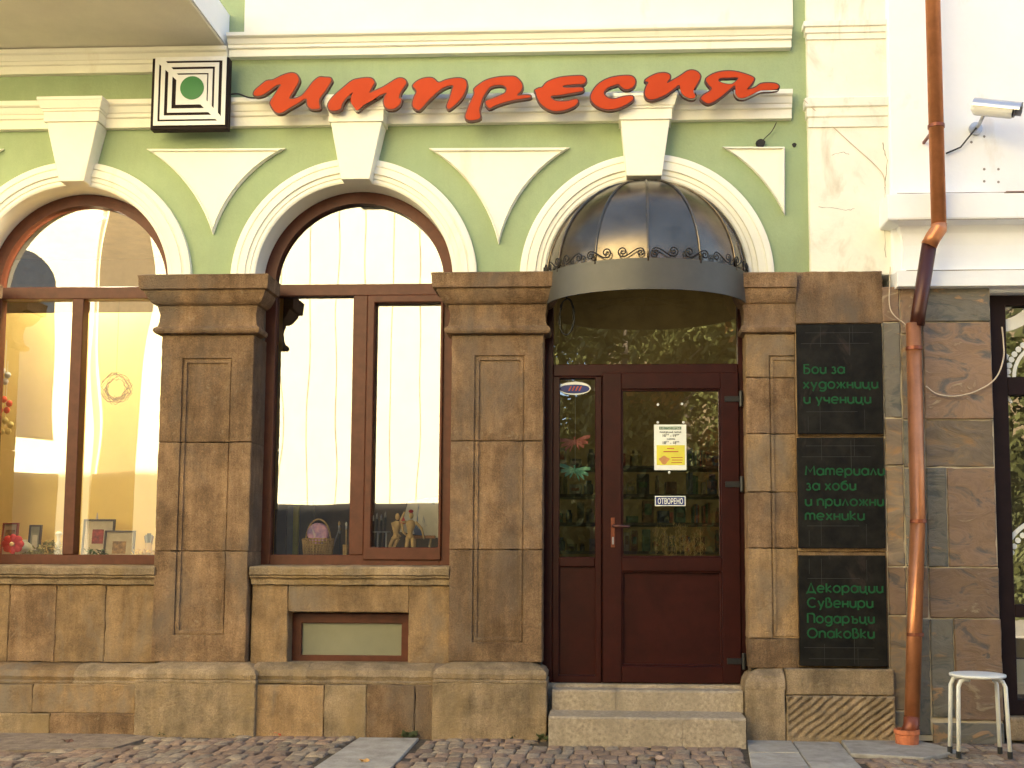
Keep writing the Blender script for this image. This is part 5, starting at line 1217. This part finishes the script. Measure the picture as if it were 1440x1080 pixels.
mk('white_vase', MB().lathe([(.02, 0), (.045, .015), (.065, .06), (.06, .10), (.025, .13), (.03, .14)], (vx, .5, zS), 18), mat('sage_ceramic', (.6, .62, .5), .3, bump=0), smooth=True, label='rounded pale vase behind the red flower', cat='vase')
cx_, _ = at(82, 770, .45)
cd_ = mk('white_candlestick', MB().lathe([(.028, 0), (.028, .008), (.010, .02), (.010, .10), (.020, .11), (.010, .13), (.014, .17), (.024, .18), (.024, .19), (.012, .20)], (cx_, .45, zS), 14), whitem, smooth=True, label='white turned candlestick just left of the window mullion', cat='candlestick')
cx_, _ = at(135, 770, .62)
mk('grey_candle', MB().lathe([(.010, 0), (.010, .30), (.004, .34), (.001, .35)], (cx_, .62, zS), 10), mat('grey_wax', (.5, .45, .42), .5, bump=0), smooth=True, label='thin grey candle rising behind the tall picture frame', cat='candle')
# cup of brushes right
cx_, _ = at(209, 770, .5); cp = mk('brush_cup', MB().lathe([(.024, 0), (.024, .12), (.021, .12), (.020, .01)], (cx_, .5, zS), 14), mat('ochre_cup', (.55, .35, .12), .5, bump=0), label='ochre cup with short brushes at the right end of the left window', cat='cup')
for k in range(6):
    a = k*1.05; mk('short_brush', MB().tube([(cx_+.01*math.cos(a), .5+.01*math.sin(a), zS+.05), (cx_+.03*math.cos(a), .5+.02*math.sin(a), zS+.17+.01*(k % 3))], [.003, .008], 6), [redb_m, gm_, blackm][k % 3], cp)
# leafy garland along the shelf
def leaves(x0, x1, y0, y1, zf, n, size, m_, name, label, cat, kind=None):
    mb = MB()
    for k in range(n):
        x = random.uniform(x0, x1); y_ = random.uniform(y0, y1); z = zf(x)*random.random()
        a = random.uniform(0, 6.3); e = random.uniform(-.5, .9); L_ = size*random.uniform(.6, 1.3)
        d = Vector((math.cos(a)*math.cos(e), math.sin(a)*math.cos(e), math.sin(e)))*L_; s_ = d.cross(Vector((random.random(), random.random(), 1))).normalized()*L_*.3
        p = Vector((x, y_, zS+.006+z)); mb.add([p, p+d*.5+s_, p+d, p+d*.5-s_], [(0, 1, 2, 3)])
    return mk(name, mb, m_, label=label, cat=cat, kind=kind)
moss = mat('dry_moss', (.28, .24, .08), .8, var=.4, scale=40, bump=0, col2=(.10, .12, .03))
ivy = mat('ivy_green', (.05, .12, .03), .6, var=.4, scale=40, bump=0)
gold = mat('gold_leaf', (.72, .48, .05), .6, var=.3, scale=30, bump=0)
xx0, xx1 = at(30, 770, .4)[0], at(90, 770, .4)[0]
leaves(xx0, xx1, .34, .5, lambda x: .02+.10*math.exp(-((x-(xx0*.35+xx1*.65))/.10)**2), 420, .035, moss, 'moss_garland', 'heap of olive dried moss and leaves left of the mullion', 'garland')
leaves(at(118, 770, .36)[0], at(147, 770, .36)[0], .34, .40, lambda x: .06, 120, .03, ivy, 'ivy_sprig', 'small dark green ivy sprig in front of the tall picture frame', 'plant')
leaves(at(189, 770, .4)[0], at(222, 770, .4)[0], .34, .46, lambda x: .05, 150, .035, gold, 'golden_leaves', 'golden artificial leaves beside the ochre cup', 'leaves')
# twig wreath hanging
wx, wz = at(163, 546, .30); tw = mat('twig', (.045, .035, .02), .7, bump=0)
mb = MB()
for k in range(46):
    r0 = random.uniform(.065, .115); ph = random.uniform(0, 6.28); n_ = 9; sp = random.uniform(1.2, 2.8); rz = random.uniform(-.02, .02)
    mb.tube([(wx+(r0+.012*math.sin(j*2.2+k))*math.cos(ph+sp*j/n_), .30+rz+.008*math.sin(j*1.9+k), wz+(r0+.012*math.cos(j*2.5+k))*math.sin(ph+sp*j/n_)) for j in range(n_)], .0020, 3, False)
mk('twig_wreath', mb, tw, label='thin round twig wreath hanging in the left window', cat='wreath')
mk('wreath_thread', MB().tube([(wx, .30, wz+.1), (wx, .30, wz+.75)], .0012, 4), tw, label='thin thread the twig wreath hangs from', cat='thread')
# hanging ornaments at the left edge
for (px, py, c, lab) in ((3, 530, (.55, .55, .5), 'grey paper ornament hanging at the left edge of the left window'), (5, 570, (.75, .10, .04), 'red hanging ornament at the left edge of the left window'), (7, 600, (.75, .60, .2), 'pale yellow hanging ornament below the red one')):
    x, z = at(px, py, .5); t = thing('hanging_ornament', (x, .5, z-.05), lab, 'ornament', 'ornaments hanging in the left window')
    m_ = mat('ornament_'+str(py), c, .6, var=.1, bump=0)
    for k in range(5):
        a = 1.26*k+.3; mk('paper_petal', MB().ball((x+.045*math.cos(a), .5, z+.045*math.sin(a)), .03, 8, (.9, .3, .9)), m_, t, smooth=True)
    mk('string', MB().tube([(x, .5, z), (x, .5, z+.5)], .0015, 4), whitem, t)
# side light: two paper butterflies on a thread, shelves with goods inside the shop
def butterfly(px, py, y, c, lab, flip=1):
    x, z = at(px, py, y); t = thing('paper_butterfly', (x, y, z), lab, 'ornament', 'paper butterflies behind the side light'); m_ = mat('paper_%d' % py, c, .6, var=.15, scale=30, bump=0)
    for s_ in (-1, 1):
        for k in range(4):
            a = R(10-24*k)*1.0; L_ = .115*(1-.12*k)
            d = Vector((s_*math.cos(a), -.1, math.sin(a)+.12*flip*s_)); n_ = Vector((0, 0, 1))
            p = Vector((x, y, z)); q = p+d*L_; w = Vector((.0, .0, .016))
            mk('paper_wing', MB().add([p+w*.3, p+d*L_*.6+w+Vector((0, .01, 0)), q+w*.6, q-w*.8, p+d*L_*.55-w*.9, p-w*.4], [(0, 1, 2, 3, 4, 5)]), m_, t)
    mk('body', MB().tube([(x, y, z-.03), (x, y, z+.03)], .006, 6), m_, t)
butterfly(808, 620, .35, (.85, .26, .24), 'dusty red paper butterfly hanging behind the side light', 1)
butterfly(808, 660, .35, (.28, .80, .60), 'turquoise paper butterfly hanging below the red one', -1)
x, z = at(809, 560, .35); mk('ornament_thread', MB().tube([(x, .352, PZ(672, .35, 809)), (x, .352, PZ(535, .35, 809))], .0012, 4), whitem, label='pale thread the two paper butterflies hang on', cat='thread')
sh = thing('goods_shelf', (.6, 1.9, .24), 'dark shelving with coloured goods inside the shop behind the door', 'shelf')
shm = mat('shelf_dark', (.05, .035, .03), .6, bump=0)
for k in range(7):
    z = .5+k*.24; mk('shelf_board', MB().box(-.3, 1.7, 1.7, 2.1, z-.012, z+.012), shm, sh)
mk('upright', MB().box(-.34, -.3, 1.7, 2.1, .24, 2.3), shm, sh); mk('upright', MB().box(1.7, 1.74, 1.7, 2.1, .24, 2.3), shm, sh)
cols = [(.25, .035, .02), (.03, .10, .04), (.24, .19, .06), (.04, .06, .15), (.26, .22, .18), (.14, .06, .03), (.05, .13, .10), (.05, .04, .04)]
cm = [mat('goods_%d' % k, c, .5, var=.25, scale=30, bump=0) for k, c in enumerate(cols)]
for k in range(7):
    x = -.27; z0_ = .5+k*.24+.013
    while x < 1.6:
        w = random.uniform(.025, .11); h = random.uniform(.05, .19); r_ = random.random(); yb_2 = 1.72+random.uniform(0, .06)
        if r_ < .55:
            b_ = mk('goods_box', MB().box(x, x+w, yb_2, 1.95, z0_, z0_+h), cm[random.randrange(8)], bevel=.003, parent=sh)
            if w > .04: mk('box_label', MB().box(x+w*.18, x+w*.82, yb_2-.002, yb_2+.001, z0_+h*.35, z0_+h*random.uniform(.6, .85)), cm[random.randrange(8)], parent=b_)
        elif r_ < .78: mk('goods_jar', MB().lathe([(w*.45, 0), (w*.48, h*.7), (w*.3, h*.8), (w*.3, h)], (x+w/2, yb_2+.06, z0_), 10), cm[random.randrange(8)], parent=sh)
        elif r_ < .92:
            n_ = random.randint(2, 5)
            for q in range(n_): mk('goods_book', MB().box(x+q*w/n_+.001, x+(q+1)*w/n_, yb_2+random.uniform(0, .02), 1.95, z0_, z0_+h*random.uniform(.8, 1.05)), cm[random.randrange(8)], parent=sh)
        x += w+random.uniform(.003, .05)
# dried plume bouquet just inside the door
bq = thing('dried_bouquet', (.85, .8, .24), 'pale dried plume bouquet low behind the door glass', 'bouquet')
plm = mat('plume', (.55, .40, .18), .8, var=.3, scale=40, bump=0)
for k in range(11):
    px = 925+k*6+random.uniform(-3, 3); x, z = at(px, random.uniform(735, 765), .6); mb = MB()
    for j in range(46):
        t_ = random.random(); p = Vector((x+.02*(t_-.5)+random.gauss(0, .012), .6+random.gauss(0, .02), z-.2*t_)); d = Vector((random.uniform(-.025, .025), random.uniform(-.01, .01), random.uniform(.01, .05)))
        s_ = Vector((.003, 0, 0)); mb.add([p-s_, p+s_, p+d], [(0, 1, 2)])
    mb.tube([(x, .6, .9), (x, .6, z)], .003, 4)
    mk('plume', mb, plm, bq, recalc=False)

# ================================================================== WEEDS AND LEAVES
def weed(px, py, n, s_, lab):
    x, y = G(px, py); y = min(y, -.215) ; t = MB()
    for k in range(n):
        a = random.uniform(0, 6.28); e = random.uniform(.2, 1.3); L_ = s_*random.uniform(.6, 1.2)
        d = Vector((math.cos(a)*math.cos(e), -abs(math.sin(a))*math.cos(e)*.8, math.sin(e)))*L_; w = Vector((-d.z, 0, d.x)).normalized()*L_*.2 if abs(d.x)+abs(d.z) > .001 else Vector((.005, 0, 0))
        p = Vector((x+random.gauss(0, s_*.35), y-random.random()*.02, 0))
        t.add([p, p+d*.5+w, p+d-Vector((0, 0, L_*.15)), p+d*.5-w], [(0, 1, 2, 3)])
    mk('weed', t, leafg, label=lab, cat='weed', group='weeds at the foot of the wall')
weed(578, 1031, 14, .07, 'dark leafy weed at the foot of the wall above the pale slab')
weed(873, 1043, 20, .075, 'leafy weed before the middle of the lower step')
weed(953, 1043, 26, .04, 'low weed before the right half of the lower step')
weed(1005, 1045, 16, .04, 'small weed before the right end of the lower step')
weed(722, 1037, 22, .035, 'low weed at the foot of the pier left of the step')
weed(764, 1037, 26, .05, 'weed in the corner between pier and lower step')
weed(233, 1031, 20, .03, 'low weed under the first pier at its middle')
weed(332, 1031, 14, .028, 'tiny weed at the right foot of the first pier')
weed(812, 1043, 12, .03, 'sparse weed before the left end of the lower step')
def fallen(px, py, c, lab, s_=.03, z=.012):
    x, y = G(px, py); m_ = mat('leaf_%d' % px, c, .6, var=.2, bump=0)
    pts = [(x+s_*(1+.35*math.cos(5*q))*math.cos(q), y+s_*(1+.35*math.cos(5*q))*math.sin(q)*.8, z+.01*math.sin(2*q)) for q in [k*math.pi/10 for k in range(20)]]
    mk('fallen_leaf', MB().add(pts+[(a, b, c_-.002) for a, b, c_ in pts], [tuple(range(20)), tuple(range(39, 19, -1))]+[(i, (i+1) % 20, (i+1) % 20+20, i+20) for i in range(20)]), m_, label=lab, cat='leaf', group='fallen leaves')
fallen(393, 1034, (.55, .08, .03), 'red fallen leaf at the foot of the wall below the basement window')
fallen(1019, 1044, (.7, .22, .04), 'orange fallen leaf before the right end of the steps', .018)
fallen(512, 1072, (.6, .33, .1), 'tan fallen leaf on the pale paving slab', .025)
fallen(922, 1068, (.5, .33, .22), 'pale brown leaf lying on the cobbles before the steps', .04)
fallen(95, 1044, (.12, .06, .04), 'small dark leaf on the bare strip at the left', .03)

# ================================================================== ACROSS THE STREET (seen in the glass)
YO = -13.5
ob = thing('house_across', (-12, YO-3, 0), 'tall cream sunlit house across the street, seen reflected in the windows', 'building')
XO = -1.75
mk('house_wall', MB().box(-34, XO, YO-8, YO, 0, 13), opp_w, ob)
for k in range(1, 60):                                   # open joints between the tall cladding panels
    x = XO-.56*k
    if x > -8.1 or x < -16: mk('panel_joint', MB().box(x-.011, x+.011, YO-.001, YO+.004, .4, 13), opp_j, ob) if x > -20 else None
mk('dark_plinth', MB().box(-8.0, XO-.01, YO, YO+.10, 0, 2.22), room_dk, ob); mk('dark_plinth', MB().box(-34, -8.0, YO, YO+.10, 0, 2.85), room_dk, ob)
mk('tan_strip', MB().box(-10.05, -9.05, YO-.0, YO+.02, .0, 10.9), opp_t, ob)  # flat tan strip lying on the cream wall
mk('pilaster', MB().box(-10.85, -10.1, YO, YO+.18, 0, 13), opp_w, ob); mk('pilaster', MB().box(-9.0, -8.3, YO, YO+.16, 0, 13), opp_w, ob)
mk('shop_opening', MB().prism([(-12.75, 3.6), (-11.05, 3.6)]+[(-11.9+.85*math.cos(math.pi*k/14), 6.6+.85*math.sin(math.pi*k/14)) for k in range(15)], YO+.002, YO+.03), opp_g, ob)
mk('shop_opening', MB().box(-16.4, -14.6, YO+.002, YO+.03, 2.6, 7), opp_g, ob)
# trees opposite the door
fol_g = mat('foliage_green', (.11, .112, .03), .7, var=.4, scale=3, bump=0, col2=(.07, .08, .02)); fol_o = mat('foliage_orange', (.34, .13, .03), .7, var=.4, scale=3, bump=0, col2=(.24, .17, .04)); bark = mat('bark', (.08, .06, .04), .9, bump=.5)
def tree(x, y, h, r_, m_, n, lab):
    rnd = random.Random(int(x*10)); t = thing('street_tree', (x, y, 0), lab, 'tree', 'trees across the street')
    tk = MB().tube([(x, y, 0), (x+.05, y, h*.25), (x-.05, y+.05, h*.55), (x, y, h*.8)], [.16, .13, .09, .03], 8)
    for k in range(7):
        a = rnd.uniform(0, 6.28); z = h*rnd.uniform(.35, .6); tk.tube([(x, y, z), (x+.5*r_*math.cos(a), y+.5*r_*math.sin(a), z+.18*h), (x+.85*r_*math.cos(a), y+.85*r_*math.sin(a), z+.25*h)], [.06, .035, .012], 6)
    mk('trunk', tk, bark, t, smooth=True)
    cl = [(x+rnd.gauss(0, .5)*r_, y+rnd.gauss(0, .45)*r_, h*.62+rnd.gauss(0, .2)*h, rnd.uniform(.3, .6)*r_*.8) for _ in range(26)]
    mb = MB()
    for k in range(n):
        c = rnd.choice(cl); v = Vector((rnd.gauss(0, 1), rnd.gauss(0, 1), rnd.gauss(0, 1))).normalized()*c[3]*rnd.uniform(.5, 1.05)
        p = Vector(c[:3])+v; d = Vector((rnd.gauss(0, 1), rnd.gauss(0, 1), rnd.gauss(0, 1))).normalized()*.10; s_ = d.orthogonal().normalized()*.05
        mb.add([p-d, p+s_, p+d, p-s_], [(0, 1, 2, 3)])
    mk('crown', mb, m_, t, recalc=False)
tree(.15, -12.7, 8.5, 1.05, fol_g, 7000, 'green tree across the street nearest the sunlit house')
tree(.7, -10.6, 6.5, 1.7, fol_g, 7000, 'green leafy tree across the street, reflected in the door glass')
tree(3.4, -10.2, 6.0, 1.6, fol_o, 7000, 'orange autumn tree across the street, reflected in the door glass')
tree(6.3, -11.5, 8.0, 2.2, fol_g, 7000, 'larger green tree across the street, right of the orange one')
tree(9.6, -11.0, 7.5, 2.2, fol_g, 5000, 'far green tree across the street, rightmost of the row')
tree(2.0, -14.5, 9.0, 2.6, fol_g, 7000, 'tall green tree behind the others across the street')
hg_ = thing('clipped_hedge', (5, -13.2, 0), 'long dark hedge behind the trees across the street', 'hedge')
mb = MB(); rh = random.Random(5)
for k in range(9000):
    p = Vector((rh.uniform(-1.6, 14), -13.2+rh.gauss(0, .35), rh.uniform(0, 3.4))); d = Vector((rh.gauss(0, 1), rh.gauss(0, 1), rh.gauss(0, 1))).normalized()*.12; s_ = d.orthogonal().normalized()*.07
    mb.add([p-d, p+s_, p+d, p-s_], [(0, 1, 2, 3)])
mk('hedge_leaves', mb, fol_g, hg_, recalc=False)
mk('hedge_core', MB().box(-1.6, 14, -13.5, -13.1, 0, 3.2), fol_g, hg_)
fb = thing('brick_house_across', (9, -20, 0), 'low tan house behind the trees across the street', 'building')
mk('house_wall', MB().box(0, 24, -26, -19, 0, 8), opp_t, fb)
rf = MB().add([(-.4, -26.4, 8), (24.4, -26.4, 8), (24.4, -18.6, 8), (-.4, -18.6, 8), (-.4, -22.5, 10.4), (24.4, -22.5, 10.4)], [(0, 3, 2, 1), (0, 1, 5, 4), (2, 3, 4, 5), (0, 4, 3), (1, 2, 5)])
mk('roof', rf, clay, fb)
for k in range(6):
    for j in range(2): f = mk('window', MB().box(1.5+k*3.7, 2.7+k*3.7, -19, -18.96, 1.4+j*3.4, 3.2+j*3.4), opp_g, fb)
